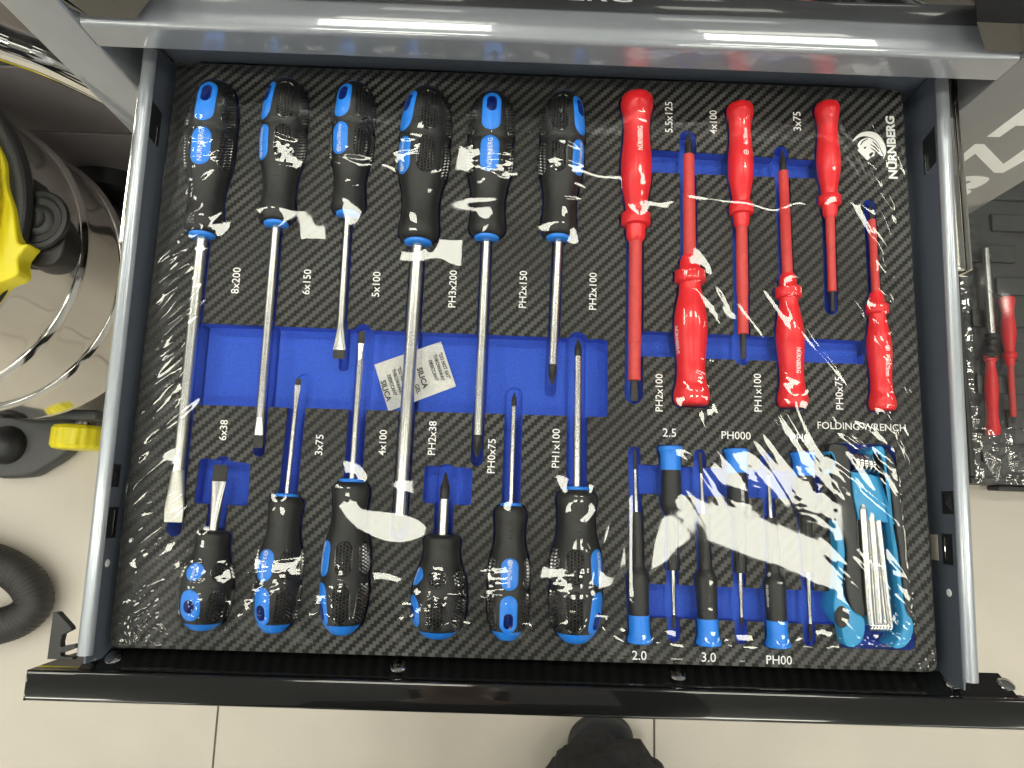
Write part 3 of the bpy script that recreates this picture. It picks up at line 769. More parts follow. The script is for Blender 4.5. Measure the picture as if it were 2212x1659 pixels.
red_driver('small red insulated flat screwdriver right of the upper 3x75 print', (1786, 226), (1793, 470), (1799, 672), (1796, 630), .77, 0, 'flat', 6.2, (1795, 528), None, None, .3, tipw=3, cutend=(1799, 678))
red_driver('small red insulated cross point screwdriver with handle at the tray’s right edge', (1907, 887), (1890, 632), (1881, 436), (1882, 475), .76, 12, 'cross', 5.6, (1886, 560), 'PH0x75mm', True, .36, cutend=(1882, 428))
G_PREC = 'precision screwdrivers with blue caps'
def precision(label, E, C, B, N, T, tipfrom, flat, cutend, text=None, mark=None, roll=0, zc=1.5):
    e, d, L, rz = frame(E, T, zc); a = lambda u: along(E, T, u, zc, e, d)
    c, b, n, tb = a(C), a(B), a(N), a(tipfrom)
    t = thing('precision_screwdriver', label, 'screwdriver', (e[0], e[1], zc), rz, G_PREC)
    cp = smoothprof([(0, 6.9), (.4, 7.8), (1.4, 8.1), (2.6, 8.0), (4.2, 7.3), (6.5, 6.75), (10, 6.65), (c, 6.7)], 4)
    lpart('end_cap', lathe(cp, 40), M['bluepl'], t, 50)
    bp = smoothprof([(c+.05, 6.4), (c+2, 6.5), (c+(b-c)*.55, 6.8), (c+(b-c)*.82, 7.1), (b, 6.4), (b+4, 4.5), (b+8, 3.9), (n-3, 3.75), (n, 3.6)], 5)
    R = interp(bp)
    def grooves(s, an, r):
        if b+8 < s < n-4 and abs(((an*6/(2*PI)) % 1)-.5) < .09: return r-.5
        return r
    h = lpart('handle', lathe(resample(bp, 1.6), 60, disp=grooves), M['rubber'], t, 50)
    phi = math.radians(roll)*(1 if d[1] > 0 else -1)
    if text:
        lpart('lettering', surf_text(R, text, 2.3, c+(b-c)*.62, phi, .12, 0, .85), M['print'], h, 0)
        if mark is not None: lpart('lettering', screw_mark(R, c+(b-c)*.62+13.5, phi, .12, 1.3, mark), M['print'], h, 0)
    tr = 1.55
    lpart('shaft', lathe([(n-1, tr), (tb-14, tr), (tb-12, tr*.8), (tb, tr*.8)], 16), M['satin'], t, 50)
    lpart('tip', (flat_blade(tb, L, tr*.8, 2.4) if flat else cross_tip(tb, L, tr*.85)), M['black_steel'], t, 40)
    pf = cp+[p for p in bp if p[0] > c+.1]
    CUTS.append((handle_outline(e, d, [(p[0], max(p[1], 4)) for p in pf], 1.0, zc), 13.0))
    CUTS.append((channel(e, d, n-3, a(cutend), 4.2), 10.0))
    FILM.append((e[:2], d, [p[0] for p in pf]+[n, L], [p[1]+.2 for p in pf]+[tr, tr], zc))
def pz(x, y): return ((1500+x/2.633)*.864, (1050+y/2.633)*.864)
precision('precision screwdriver with its blue cap just above the 2.0 print, leftmost of the six', pz(262, 1466), pz(260, 1282), pz(252, 1015), pz(240, 608), pz(228, 195), pz(231, 325), True, pz(226, 172))
precision('precision screwdriver hanging below the 2.5 print', pz(462, 172), pz(462, 330), pz(465, 570), pz(480, 985), pz(489, 1372), pz(486, 1282), True, pz(490, 1468))
precision('precision screwdriver with its blue cap just above the 3.0 print', pz(716, 1482), pz(712, 1306), pz(700, 1030), pz(686, 620), pz(660, 215), pz(668, 352), True, pz(658, 192))
precision('precision screwdriver hanging below the PH000 print', pz(895, 190), pz(897, 348), pz(908, 585), pz(928, 1002), pz(934, 1358), pz(932, 1298), False, pz(938, 1482), 'NÜRNBERG', None, 10)
precision('precision screwdriver with its blue cap just above the PH00 print', pz(1173, 1494), pz(1168, 1318), pz(1152, 1055), pz(1134, 645), pz(1101, 235), pz(1110, 366), False, pz(1098, 210), 'PH00x40mm', True, -62)
precision('precision screwdriver hanging below the PH0 print', pz(1335, 213), pz(1336, 368), pz(1348, 590), pz(1366, 1000), pz(1390, 1480), pz(1381, 1340), False, pz(1394, 1496))
# ------------------------------------------------------------------ finger slots and the wrench's recess
cut_px([(432, 698), (1313, 733), (1313, 901), (413, 874)], 13, 3.5)
cut_px([(431, 989), (541, 1001), (535, 1093), (418, 1087)], 13, 3)
cut_px([(917, 1005), (1021, 1011), (1018, 1092), (912, 1086)], 13, 3)
cut_px([(1404, 322), (1768, 346), (1768, 385), (1402, 371)], 11, 1)
cut_px([(1404, 346), (1768, 366), (1768, 386), (1402, 372)], 8, 1)
cut_px([(1380, 714), (1868, 736), (1868, 787), (1378, 769)], 11, 1)
cut_px([(1372, 1003), (1775, 1021), (1775, 1081), (1372, 1066)], 9, 1)
cut_px([(1385, 1260), (1800, 1278), (1802, 1350), (1385, 1333)], 9, 1)
cut_px([(1793, 956), (1932, 961), (1980, 1405), (1812, 1400)], 16, 5)
# ------------------------------------------------------------------ tray mesh: terraces from the union of all recesses
edge = round_poly([(0, 0), (TW, 0), (TW, TH), (0, TH)], 7, 6)
vs = []; es = []; polys = []
def addpoly(P):
    b = len(vs); vs.extend(Vector((float(x), float(y))) for x, y in P); n = len(P)
    es.extend((b+i, b+(i+1) % n) for i in range(n))
addpoly(edge)
CUTS = [([(min(max(x, 1.5), TW-1.5), min(max(y, 1.5), TH-1.5)) for x, y in P], dp) for P, dp in CUTS]
for P, dp in CUTS: addpoly(P)
ov, oe, of, _, _, _ = delaunay_2d_cdt(vs, es, [], 0, 1e-4)
V2 = np.array([(v.x, v.y) for v in ov]); TR = np.array([tuple(f) for f in of])
cen = V2[TR].mean(1); depth = np.zeros(len(TR)); inside = np.zeros(len(TR), bool)
def pip(P, q):
    P = np.array(P); x, y = q[:, 0], q[:, 1]; r = np.zeros(len(q), bool); j = len(P)-1
    for i in range(len(P)):
        xi, yi, xj, yj = *P[i], *P[j]
        c = ((yi > y) != (yj > y)) & (x < (xj-xi)*(y-yi)/(yj-yi+1e-12)+xi); r ^= c; j = i
    return r
inside = pip(edge, cen)
for P, dp in CUTS: depth = np.where(pip(P, cen), np.maximum(depth, dp), depth)
top_v = {}; tv = []; tf = []; bv = {}; bvl = []; bf = []
def gv(d, l, i, z):
    k = (int(i), float(z))
    if k not in d: d[k] = len(l); l.append((V2[i][0], V2[i][1], z))
    return d[k]
edges = {}
for n, (tri, dp, ins) in enumerate(zip(TR, depth, inside)):
    if not ins: continue
    if dp == 0: tf.append(tuple(gv(top_v, tv, i, 0.0) for i in tri))
    else: bf.append(tuple(gv(bv, bvl, i, -dp) for i in tri))
    for a in range(3):
        i, j = int(tri[a]), int(tri[(a+1) % 3]); edges.setdefault((min(i, j), max(i, j)), []).append((i, j, dp))
SHEET = 1.2
for k, l in edges.items():
    if len(l) == 2 and l[0][2] != l[1][2]:
        (i, j, d0), (_, _, d1) = l
        lo, hi = max(d0, d1), min(d0, d1)
        if d0 == hi: pass
        else: i, j = j, i
        if hi == 0:
            tf.append((gv(top_v, tv, j, 0.0), gv(top_v, tv, i, 0.0), gv(top_v, tv, i, -SHEET), gv(top_v, tv, j, -SHEET))); hz = -SHEET
        else: hz = -hi
        bf.append((gv(bv, bvl, j, hz), gv(bv, bvl, i, hz), gv(bv, bvl, i, -lo), gv(bv, bvl, j, -lo)))
    elif len(l) == 1:
        i, j, d0 = l[0]
        tf.append((gv(top_v, tv, j, 0.0), gv(top_v, tv, i, 0.0), gv(top_v, tv, i, -30.0), gv(top_v, tv, j, -30.0)))
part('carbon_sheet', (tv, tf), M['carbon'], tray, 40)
part('foam_base', (bvl, bf), M['foam'], tray, 40)
def print_on(s, u, v, wpx, vert=True, bold=.0, asp=None, name='size_print'):
    """white lettering on the sheet: wpx is its length in the photograph"""
    c = un(u, v, 0); vv, f = text2d(s, bold, 3)
    du = (un(u, v-40, 0)-un(u, v+40, 0)) if vert else (un(u+40, v, 0)-un(u-40, v, 0))
    mm = np.linalg.norm(du)/80*wpx; dirx = np.array([0, 1.]) if vert else np.array([1., 0])
    upv = np.array([-1., 0]) if vert else np.array([0, 1.])
    h = mm/(vv[:, 0].max()-vv[:, 0].min()); hy = h if asp is None else h*asp
    P = [(*(c[:2]+dirx*a*h+upv*b*hy), .12) for a, b in vv]
    o = part(name, (P, f), M['print'], tray, 0); return o
for s, u, v, w in (('8x200', 509, 606, 56), ('6x150', 662, 609, 54), ('5x100', 812, 614, 54), ('PH3x200', 977, 624, 80), ('PH2x150', 1129, 625, 80), ('PH2x100', 1280, 629, 80),
                   ('6x38', 482, 929, 44), ('3x75', 689, 961, 44), ('4x100', 826, 956, 55), ('PH2x38', 933, 946, 73), ('PH0x75', 1061, 985, 74), ('PH1x100', 1200, 968, 84),
                   ('5.5x125', 1444, 253, 66), ('4x100', 1540, 264, 51), ('3x75', 1721, 262, 41), ('PH2x100', 1423, 848, 81), ('PH1x100', 1636, 848, 82), ('PH0x75', 1812, 849, 71)):
    print_on(s, u, v, w, True, .006)
for s, u, v, w in (('FOLDING WRENCH', 1861, 921, 190), ('2.5', 1446, 934, 29), ('PH000', 1590, 940, 63), ('PH0', 1728, 945, 40), ('2.0', 1381, 1415, 31), ('3.0', 1531, 1419, 31), ('PH00', 1683, 1425, 55)):
    print_on(s, u, v, w, False, .004)
print_on('NÜRNBERG', 1925, 318, 135, True, .04, .92, 'brand_print')
def lz(x, y): return ((1960+x/3.687)*.864, (y/3.687)*.864)
def flatpx(pts, name, m, z0=.02, z1=.14, k=4):
    P = [tuple(un(*lz(*p), 0)[:2]) for p in (smoothpoly(pts, k) if k else pts)]
    return part(name, prism(P, z0, z1), M[m], tray, 0)
# lion emblem: sweeping mane above a head looking left
flatpx([(632, 1305), (660, 1262), (705, 1228), (760, 1214), (815, 1216), (865, 1238), (905, 1285), (932, 1340), (942, 1400), (930, 1440), (915, 1466), (918, 1425), (900, 1390), (880, 1345), (850, 1300), (800, 1266), (740, 1256), (690, 1268)], 'emblem_print', 'print')
flatpx([(700, 1300), (740, 1278), (780, 1270), (830, 1292), (868, 1335), (890, 1385), (910, 1425), (905, 1440), (870, 1418), (838, 1402), (832, 1436), (800, 1450), (768, 1476), (730, 1440), (690, 1400), (680, 1385), (690, 1365), (678, 1340)], 'emblem_print', 'print')
for pts in ([(735, 1358), (758, 1352), (752, 1372), (738, 1374)], [(785, 1420), (812, 1402), (826, 1412), (800, 1448), (786, 1440)], [(800, 1330), (840, 1352), (880, 1400), (872, 1402), (832, 1362), (798, 1336)], [(818, 1300), (850, 1330), (880, 1372), (874, 1374), (842, 1338), (814, 1306)], [(700, 1335), (722, 1300), (770, 1276), (775, 1281), (730, 1308), (708, 1340)], [(800, 1362), (838, 1385), (868, 1412), (860, 1413), (830, 1392), (798, 1368)]):
    flatpx(pts, 'emblem_print', 'rubber', .145, .2, 0)
# ------------------------------------------------------------------ silica gel packet, a strip of two sachets
sp = [((900+x/2.765)*.864, (600+y/2.765)*.864) for x, y in ((100, 862), (560, 702), (664, 1012), (198, 1186))]
spz = -12.2; Q = [un(u, v, spz) for u, v in sp]
pk = thing('silica_packet', 'white paper silica gel packet under a screwdriver shaft in the blue slot', 'packet', (Q[0][0], Q[0][1], spz))
nu, nv = 36, 24; V = []; F = []
for i in range(nu+1):
    for j in range(nv+1):
        a, b = i/nu, j/nv
        p = Q[0]*(1-a)*(1-b)+Q[1]*a*(1-b)+Q[2]*a*b+Q[3]*(1-a)*b
        bul = 0
        aa = a*2 if a < .5 else a*2-1
        bul = (max(0, math.sin(PI*min(max((aa-.1)/.8, 0), 1)))*max(0, math.sin(PI*min(max((b-.1)/.8, 0), 1))))**.6*2.6
        rim = .25*math.sin(i*2.4)*math.sin(j*1.9)*(1 if min(aa, 1-aa, b, 1-b) > .1 else .3)
        V.append((p[0], p[1], spz+.3+bul+rim*.5))
for i in range(nu):
    for j in range(nv): F.append((i*(nv+1)+j, (i+1)*(nv+1)+j, (i+1)*(nv+1)+j+1, i*(nv+1)+j+1)[::-1])
part('sachet', (V, F), M['paper'], pk, 180)
ex = (Q[2]-Q[1])[:2]/np.linalg.norm((Q[2]-Q[1])[:2]); ey = (Q[1]-Q[0])[:2]/np.linalg.norm((Q[1]-Q[0])[:2])
def pk_text(s, x, y, size, sx=.8):
    """x along the reading direction from the strip's upper edge, y from its left end (mm)"""
    vv, f = text2d(s, .025, 2); c = Q[0][:2]+ex*x+ey*y
    P = []
    for a, b in vv:
        q = c+ex*a*size*sx+ey*b*size
        P.append((q[0], q[1], spz+3.3))
    part('lettering', (P, f), M['printb'], pk, 0)
LU = np.linalg.norm(Q[1]-Q[0]); LV = np.linalg.norm(Q[2]-Q[1])
for o in (LU, LU-30.5):
    pk_text('"DO NOT EAT"', LV*.53, o-2.9, 2.5, .84); pk_text('THROWAWAY', LV*.53, o-7.0, 2.5, .84); pk_text('DESICCANT', LV*.55, o-11.2, 2.5, .84)
    pk_text('SILICA', LV*.62, o-20.0 if o == LU else o-16.2, 3.9, 1.0)
pk_text('GEL', LV*.8, LU-25.5, 3.0, .95)
# ------------------------------------------------------------------ folding wrench
fw = thing('folding_wrench', 'folding key wrench with light blue and black body and steel keys', 'folding wrench', tuple(un(1890, 1190, 0)[:2])+(-15.0,))
def wz(x, y): return ((2060+x/2.911)*.864, (1080+y/2.911)*.864)
def wpart(name, pts, z0, z1, m, par=None, b=1.2, k=3):
    P = [tuple(un(*wz(*p), z1)[:2]) for p in (smoothpoly(pts, k) if k else pts)]
    return part(name, prism(P, z0, z1, b, 3), M[m], par or fw, 50)
lh_ = wpart('side_arm', [(85, 640), (112, 690), (140, 760), (158, 880), (146, 1010), (140, 1120), (160, 1210), (215, 1300), (296, 1360), (298, 1470), (262, 1545), (200, 1570), (150, 1540), (135, 1470), (120, 1400), (85, 1340), (72, 1250), (90, 1120), (100, 980), (95, 800)], -12, 9, 'lblue')
wpart('grip_inlay', [(40, 95), (110, 84), (175, 110), (192, 200), (205, 420), (235, 600), (248, 760), (262, 950), (285, 1200), (300, 1330), (250, 1350), (200, 1290), (170, 1180), (160, 1050), (170, 900), (150, 760), (110, 640), (90, 480), (60, 330), (38, 200)], -12, 7.5, 'blackpl', lh_)
wpart('pivot_ring', [(38, 140), (66, 150), (86, 190), (88, 230), (70, 280), (42, 306), (44, 286), (62, 262), (72, 225), (66, 185), (44, 160)], -10, 9.5, 'lblue', lh_, .6)
rv2 = un(*wz(132, 1345), 9)
part('pivot_screw', ([(a*.9+rv2[0], b*1.3+rv2[1], c*.8+8.7) for a, b, c in rv[0]], rv[1]), M['black_steel'], lh_)
rh_ = wpart('side_arm', [(340, 140), (380, 105), (432, 108), (452, 170), (462, 270), (480, 420), (500, 620), (540, 860), (572, 1120), (600, 1300), (650, 1375), (652, 1460), (610, 1550), (545, 1580), (510, 1560), (560, 1480), (575, 1370), (545, 1150), (512, 900), (480, 640), (440, 420), (436, 330), (408, 190), (350, 160)], -12, 7, 'lblue')
wpart('grip_inlay', [(440, 120), (500, 180), (535, 300), (560, 480), (590, 720), (618, 980), (640, 1200), (642, 1362), (602, 1360), (580, 1180), (556, 920), (520, 660), (492, 440), (470, 300), (455, 180)], -12, 5, 'blackpl', rh_)
wpart('cover_plate', [(196, 286), (340, 310), (478, 345), (505, 640), (522, 672), (420, 655), (330, 640), (252, 640), (215, 480)], -11, 4.5, 'lblue', None, .8, 0)
def bar(name, pts, z, r, m, par=None):
    P = [un(*wz(*p), z) for p in pts]
    return part(name, tube([tuple(p) for p in P], r, 10), M[m], par or fw, 40)
for pts, z, r in (([(277, 560), (300, 900), (322, 1240), (338, 1400)], 3.2, 3.2), ([(313, 615), (338, 950), (358, 1250), (368, 1395)], 1.5, 2.3), ([(343, 617), (366, 900), (392, 1250), (402, 1395)], 3.0, 2.6), ([(372, 650), (400, 950), (425, 1240), (440, 1392)], 1.4, 2.0), ([(392, 648), (420, 900), (455, 1220), (478, 1388)], 2.6, 2.5), ([(238, 560), (262, 900), (290, 1280), (305, 1400)], -1, 2.0)):
    kk = bar('key', pts, z, r, 'satin')
    q = un(*wz(pts[0][0], pts[0][1]), z)
    q2 = un(*wz(pts[1][0], pts[1][1]), z); dd = (q-q2)/np.linalg.norm(q-q2)
    part('key_tip', tube([tuple(q-dd*.2), tuple(q+dd*1.2), tuple(q+dd*3.0)], r, 6, rad=[r*.98, r*.8, r*.62]), M['satin'], kk, 20)
for (x0, y0), (x1, y1), n, z, rr in (((205, 215), (395, 245), 6, 0, 6.2), ((318, 1402), (480, 1410), 7, -2, 4.5)):
    for i in range(n):
        a = (i+.5)/n; p = un(*wz(x0+(x1-x0)*a, y0+(y1-y0)*a), z)
        w = lathe([(-1.35, rr*.6), (-1.2, rr*.92), (-.5, rr), (.5, rr), (1.2, rr*.92), (1.35, rr*.6)], 24)
        part('washer', ([(p[0]+b, p[1]+a_, z+c) for b, a_, c in [(q[1], q[0], q[2]) for q in w[0]]], w[1]), M['chrome'], fw, 40)
# ------------------------------------------------------------------ the shrink film over tray and tools
def vnoise(x, y, seed):
    rs = np.random.RandomState(seed); T = rs.rand(256, 256)
    xi = np.floor(x).astype(int); yi = np.floor(y).astype(int); fx = x-xi; fy = y-yi
    fx = fx*fx*fx*(fx*(fx*6-15)+10); fy = fy*fy*fy*(fy*(fy*6-15)+10)
    a = T[xi & 255, yi & 255]; b = T[(xi+1) & 255, yi & 255]; c = T[xi & 255, (yi+1) & 255]; d = T[(xi+1) & 255, (yi+1) & 255]
    return (a*(1-fx)+b*fx)*(1-fy)+(c*(1-fx)+d*fx)*fy
def obstacle(gx, gy):
    H = np.full(gx.shape, -.2)
    for e, d, s, r, zc in FILM:
        rx, ry = gx-e[0], gy-e[1]; a = rx*d[0]+ry*d[1]; b = -rx*d[1]+ry*d[0]
        m = (a > min(s)-1) & (a < max(s)+1) & (abs(b) < 26)
        rr = np.interp(a[m], s, r); q = rr**2-b[m]**2
        H[m] = np.maximum(H[m], np.where(q > 0, zc+np.sqrt(np.maximum(q, 0)), -1))
    P = [tuple(un(*wz(*p), 8)[:2]) for p in ((60, 100), (440, 100), (540, 300), (645, 1370), (610, 1560), (190, 1565), (90, 1200))]
    ins = pip(P, np.stack([gx.ravel(), gy.ravel()], 1)).reshape(gx.shape)
    return np.where(ins, np.maximum(H, 9.5), H)
st = 2.0
cx = np.arange(0, TW+st, st); cy = np.arange(0, TH+st, st)
gx, gy = np.meshgrid(cx, cy, indexing='ij'); Hc = obstacle(gx, gy); Z = Hc.copy()
Hb = Hc.copy(); Hb[0] = Hb[-1] = -.2; Hb[:, 0] = Hb[:, -1] = -.2
Z = Hb.copy()
for it in range(900):
    A = (Z[:-2, 1:-1]+Z[2:, 1:-1]+Z[1:-1, :-2]+Z[1:-1, 2:])/4
    Z[1:-1, 1:-1] = np.maximum(Hb[1:-1, 1:-1], A)
FS = .8; mg = 26.0
ux = np.arange(-mg, TW+mg+FS, FS); uy = np.arange(-mg, TH+mg+FS, FS)
def wrap(u, L, R=3.0):
    """arc length past the tray's edge folds down over a rounded edge"""
    x = u.copy(); z = np.zeros_like(u); arc = R*PI/2
    for s, o in ((1, 0), (-1, L)):
        t = (R-u) if s > 0 else (u-(L-R)); m = t > 0
        a = np.minimum(t, arc)/R; xx = R*np.sin(a); zz_ = -R*(1-np.cos(a))-np.maximum(t-arc, 0)
        x = np.where(m, (R-xx if s > 0 else L-R+xx), x); z = np.where(m, zz_, z)
    return x, z
xx, zx = wrap(ux, TW); yy, zy = wrap(uy, TH)
FXg, FYg = np.meshgrid(xx, yy, indexing='ij'); ZD_ = np.maximum(zx[:, None]+zy[None, :], -26.0)
# bilinear lookup of the stretched membrane
ix = np.clip(FXg/st, 0, Z.shape[0]-1.001); iy = np.clip(FYg/st, 0, Z.shape[1]-1.001)
i0 = ix.astype(int); j0 = iy.astype(int); tx = ix-i0; ty = iy-j0
def smooth1(Z): 
    Zs = Z.copy(); Zs[1:-1, 1:-1] = (Z[1:-1, 1:-1]*2+Z[:-2, 1:-1]+Z[2:, 1:-1]+Z[1:-1, :-2]+Z[1:-1, 2:])/6; return Zs
Z2 = smooth1(smooth1(Z))
def cubic(Zg):
    def w4(t): return (-.5*t+t*t-.5*t**3, 1-2.5*t*t+1.5*t**3, .5*t+2*t*t-1.5*t**3, -.5*t*t+.5*t**3)
    a = w4(tx); b = w4(ty); r = 0
    for m in range(4):
        for n in range(4):
            r = r+a[m]*b[n]*Zg[np.clip(i0+m-1, 0, Zg.shape[0]-1), np.clip(j0+n-1, 0, Zg.shape[1]-1)]
    return r
base = cubic(Z2)
fine = obstacle(FXg, FYg)
def streaks(x, y, ang, along_, across, seed, sharp=1.6):
    a = math.radians(ang); u = x*math.cos(a)+y*math.sin(a); v = -x*math.sin(a)+y*math.cos(a)
    v = v+3.0*(vnoise(x/38+7, y/38+3, seed+9)-.5)*2
    n = vnoise(u/along_+50, v/across+50, seed)+.5*vnoise(u/along_*1.7+90, v/across*2.1+20, seed+1)
    return np.abs(n/1.5-.5)*2      # ridged: 0 along creases
x, y = FXg, FYg
wr = np.zeros_like(x)
mL = np.clip(1-(x-2)/54, 0, 1)**.8*np.clip((y+10)/40, 0.2, 1)
wr += mL*(1.5*streaks(x, y, 40, 75, 9, 11)+1.2*(vnoise((x*.77+y*.64)/46+5, (-x*.64+y*.77)/7.5+9, 17)-.5)+.35*streaks(x, y, 44, 30, 4.2, 15))
mR = np.clip(1-(TW-x-2)/60, 0, 1)**.9
wr += mR*(1.6*streaks(x, y, -57, 80, 8.5, 21)+1.2*(vnoise((x*.55-y*.83)/50+5, (x*.83+y*.55)/7+9, 27)-.5)+.5*streaks(x, y, -62, 26, 3.8, 25))
mR2 = np.clip(1-np.abs(x-430)/110, 0, 1)*np.clip(1-np.abs(y-175)/120, 0, 1)*(1-.85*np.exp(-((x-420)/60)**2-((y-300)/45)**2))
wr += mR2*1.5*streaks(x, y, -56, 110, 11, 31)
mW = np.clip(1-np.abs(x-495)/42, 0, 1)*np.clip(1-np.abs(y-85)/95, 0, 1)
wr += mW*1.0*streaks(x, y, -42, 30, 5.0, 33)
mT = np.clip(1-(TH-y-1)/20, 0, 1)**.8
wr += mT*(.8*np.where(x < 250, streaks(x, y, -66, 16, 4.2, 41), streaks(x, y, -62, 18, 4.4, 43)))
mB = np.clip(1-(y-1)/16, 0, 1)*np.clip(1-(x-10)/95, .12, 1)
wr += mB*1.5*streaks(x, y, 20, 7, 5.5, 51)
cr = np.exp(-((x-10)**2+(y-12)**2)/900)+np.exp(-((TW-x-8)**2+(y-10)**2)/900)+np.exp(-((x-8)**2+(TH-y-8)**2)/600)
wr += cr*1.3*streaks(x, y, 45, 8, 5, 55)
# tight creases across the handles
for e, d, s, r, zc in FILM[:24]:
    rx, ry = x-e[0], y-e[1]; a = rx*d[0]+ry*d[1]; b = -rx*d[1]+ry*d[0]
    if max(r) > 12: m = np.exp(-((a-26)/22)**2)*np.exp(-(b/16)**2); amp, ac = .42, 3.4
    elif max(r) > 7.9: m = np.exp(-((a-34)/26)**2)*np.exp(-(b/11)**2); amp, ac = .2, 3.6
    else: continue
    ang = math.degrees(math.atan2(d[1], d[0]))+90+(8 if e[0] < 300 else -14)
    wr += m*amp*streaks(x, y, ang, 16, ac, 60+int(e[0]) % 37)
    if max(r) > 12:
        m = np.clip((a-4)/6, 0, 1)*np.clip(((88 if e[1] > 300 else 70)-a)/12, 0, 1)*np.exp(-(b/15)**4)
        wr += m*(.16 if e[1] > 300 else .17)*vnoise(x/1.9+3, y/2.3+9, 80+int(e[0]) % 31)*(.4+1.2*vnoise(x/9, y/9, 90))
# single gathers: soft ridges pulled in from the edges
rr_ = random.Random(5)
def gather(x0, y0, ang, L, w, amp):
    a = math.radians(ang); ext = L*.75+w*4
    i0_, i1_ = np.searchsorted(xx, [x0-ext, x0+ext]); j0_, j1_ = np.searchsorted(yy, [y0-ext, y0+ext])
    if i1_ <= i0_ or j1_ <= j0_: return
    X = x[i0_:i1_, j0_:j1_]-x0; Y = y[i0_:i1_, j0_:j1_]-y0
    u = X*math.cos(a)+Y*math.sin(a); v = -X*math.sin(a)+Y*math.cos(a)+.9*np.sin(u/11+x0)
    wr[i0_:i1_, j0_:j1_] += amp*np.exp(-(v/(w*(1-.35*u/L)))**2)*np.clip(1-(2*u/L)**2, 0, 1)**1.2
for k in range(58): gather(rr_.uniform(6, 34), 12+k*6.9+rr_.uniform(-3, 3), rr_.uniform(30, 47), rr_.uniform(28, 60), rr_.uniform(2.8, 4.8), rr_.uniform(.6, 1.4))
for k in range(60): gather(TW-rr_.uniform(4, 30), 8+k*6.6+rr_.uniform(-3, 3), rr_.uniform(-66, -50), rr_.uniform(20, 56), rr_.uniform(1.9, 3.3), rr_.uniform(.45, 1.15))
for k in range(46): gather(rr_.uniform(455, 520), rr_.uniform(8, 165), rr_.uniform(-50, -34), rr_.uniform(18, 40), rr_.uniform(1.4, 2.6), rr_.uniform(.3, .8))
for k in range(34): gather(rr_.uniform(375, 500), rr_.uniform(90, 330), rr_.uniform(-64, -52), rr_.uniform(40, 110), rr_.uniform(3, 5.5), rr_.uniform(.2, .5))
for k in range(105): gather(10+k*5.0+rr_.uniform(-2, 2), TH-rr_.uniform(3, 10), rr_.uniform(-72, -52), rr_.uniform(8, 22), rr_.uniform(1.1, 2.0), rr_.uniform(.5, 1.0))
for k in range(26): gather(rr_.uniform(10, 90), rr_.uniform(4, 16), rr_.uniform(-30, 60), rr_.uniform(5, 12), rr_.uniform(1, 1.8), rr_.uniform(.4, .9))
for e, d, s, r, zc in FILM[:6]:
    for k in range(7): gather(e[0]+d[0]*rr_.uniform(40, 88)+rr_.uniform(-12, 12), e[1]+d[1]*rr_.uniform(40, 88), rr_.uniform(-20, 12), rr_.uniform(12, 28), rr_.uniform(1.0, 2.0), rr_.uniform(.3, .6))
for e, d, s, r, zc in FILM[6:12]:
    for k in range(9): gather(e[0]+d[0]*rr_.uniform(8, 45)+rr_.uniform(-14, 14), e[1]+d[1]*rr_.uniform(8, 45), rr_.uniform(-16, 22), rr_.uniform(10, 26), rr_.uniform(.9, 1.4), rr_.uniform(.25, .5))
# slow unevenness that breaks up the lamps' images
slow = 1.5*(vnoise(x/72+3, y/58+8, 71)-.5)+.62*(vnoise(x/31+13, y/27+5, 72)-.5)+.12*(vnoise(x/11+4, y/12+9, 73)-.5)
inset = np.clip(np.minimum(np.minimum(x, TW-x), np.minimum(y, TH-y))/14, 0, 1)
zf = np.maximum(base, fine*.0-.2)+.55+wr*.8+(slow+.9)*inset
# film reshaped locally to place the lamps' reflections or steer them away
def lay(u, v, rx, ry, f, keep=.25):
    global zf
    c = un(u, v, 8); q = np.exp(-((((x-c[0])/rx)**2+((y-c[1])/ry)**2)**1.4))*(1-keep)
    zf = zf*(1-q)+f(x-c[0], y-c[1])*q
ca, sa = math.cos(math.radians(-36)), math.sin(math.radians(-36))
def at0(u, v):
    c = un(u, v, 8); return float(zf[np.argmin(abs(FXg[:, 0]-c[0])), np.argmin(abs(FYg[0]-c[1]))])
h0 = at0(850, 1120); print('film', h0, at0(1650, 1175), at0(890, 450), at0(1640, 490))
lay(860, 1146, 38, 25, lambda a, b: h0+.6+.0017*b*b+.0003*a*a, .06)
h1 = at0(1650, 1175)
lay(1650, 1172, 92, 42, lambda a, b: max(h1, 10.2)+.3-((-a*sa+b*ca)**2)/1050, .1)
lay(890, 440, 24, 26, lambda a, b: 18+0*a+.0*b, .2)
lay(1000, 470, 18, 22, lambda a, b: 17+0*a+.0*b, .3)
mt = np.clip((x-6)/14, 0, 1)*np.clip((338-x)/14, 0, 1)*(1-np.exp(-((x-207)/34)**4))*np.exp(-((y-322)/62)**4)
yw = y-322+3*np.sin(x/13)+1.5*np.sin(x/5.3)
zf += mt*(4.6-.078*np.sqrt(yw*yw+2))
lay(1630, 445, 88, 82, lambda a, b: 13.2-.075*np.sqrt((b+3*np.sin(a/15+1)+1.6*np.sin(a/6))**2+1)+.12*np.sin((a*.83+b*.55)/3.5), .06)
lay(1372, 1188, 27, 50, lambda a, b: max(h1, 10.2)+.1+.3*np.log1p(np.exp(np.clip(-(a+4)/.7, -30, 30)))*.7, .02)
zf = np.maximum(zf, fine+.4)
for k in range(2):
    t_ = zf.copy(); t_[1:-1, 1:-1] = (zf[1:-1, 1:-1]*4+zf[:-2, 1:-1]+zf[2:, 1:-1]+zf[1:-1, :-2]+zf[1:-1, 2:])/8; zf = t_
side = np.clip(-ZD_/6, 0, 1)
outw = wr*side*.9
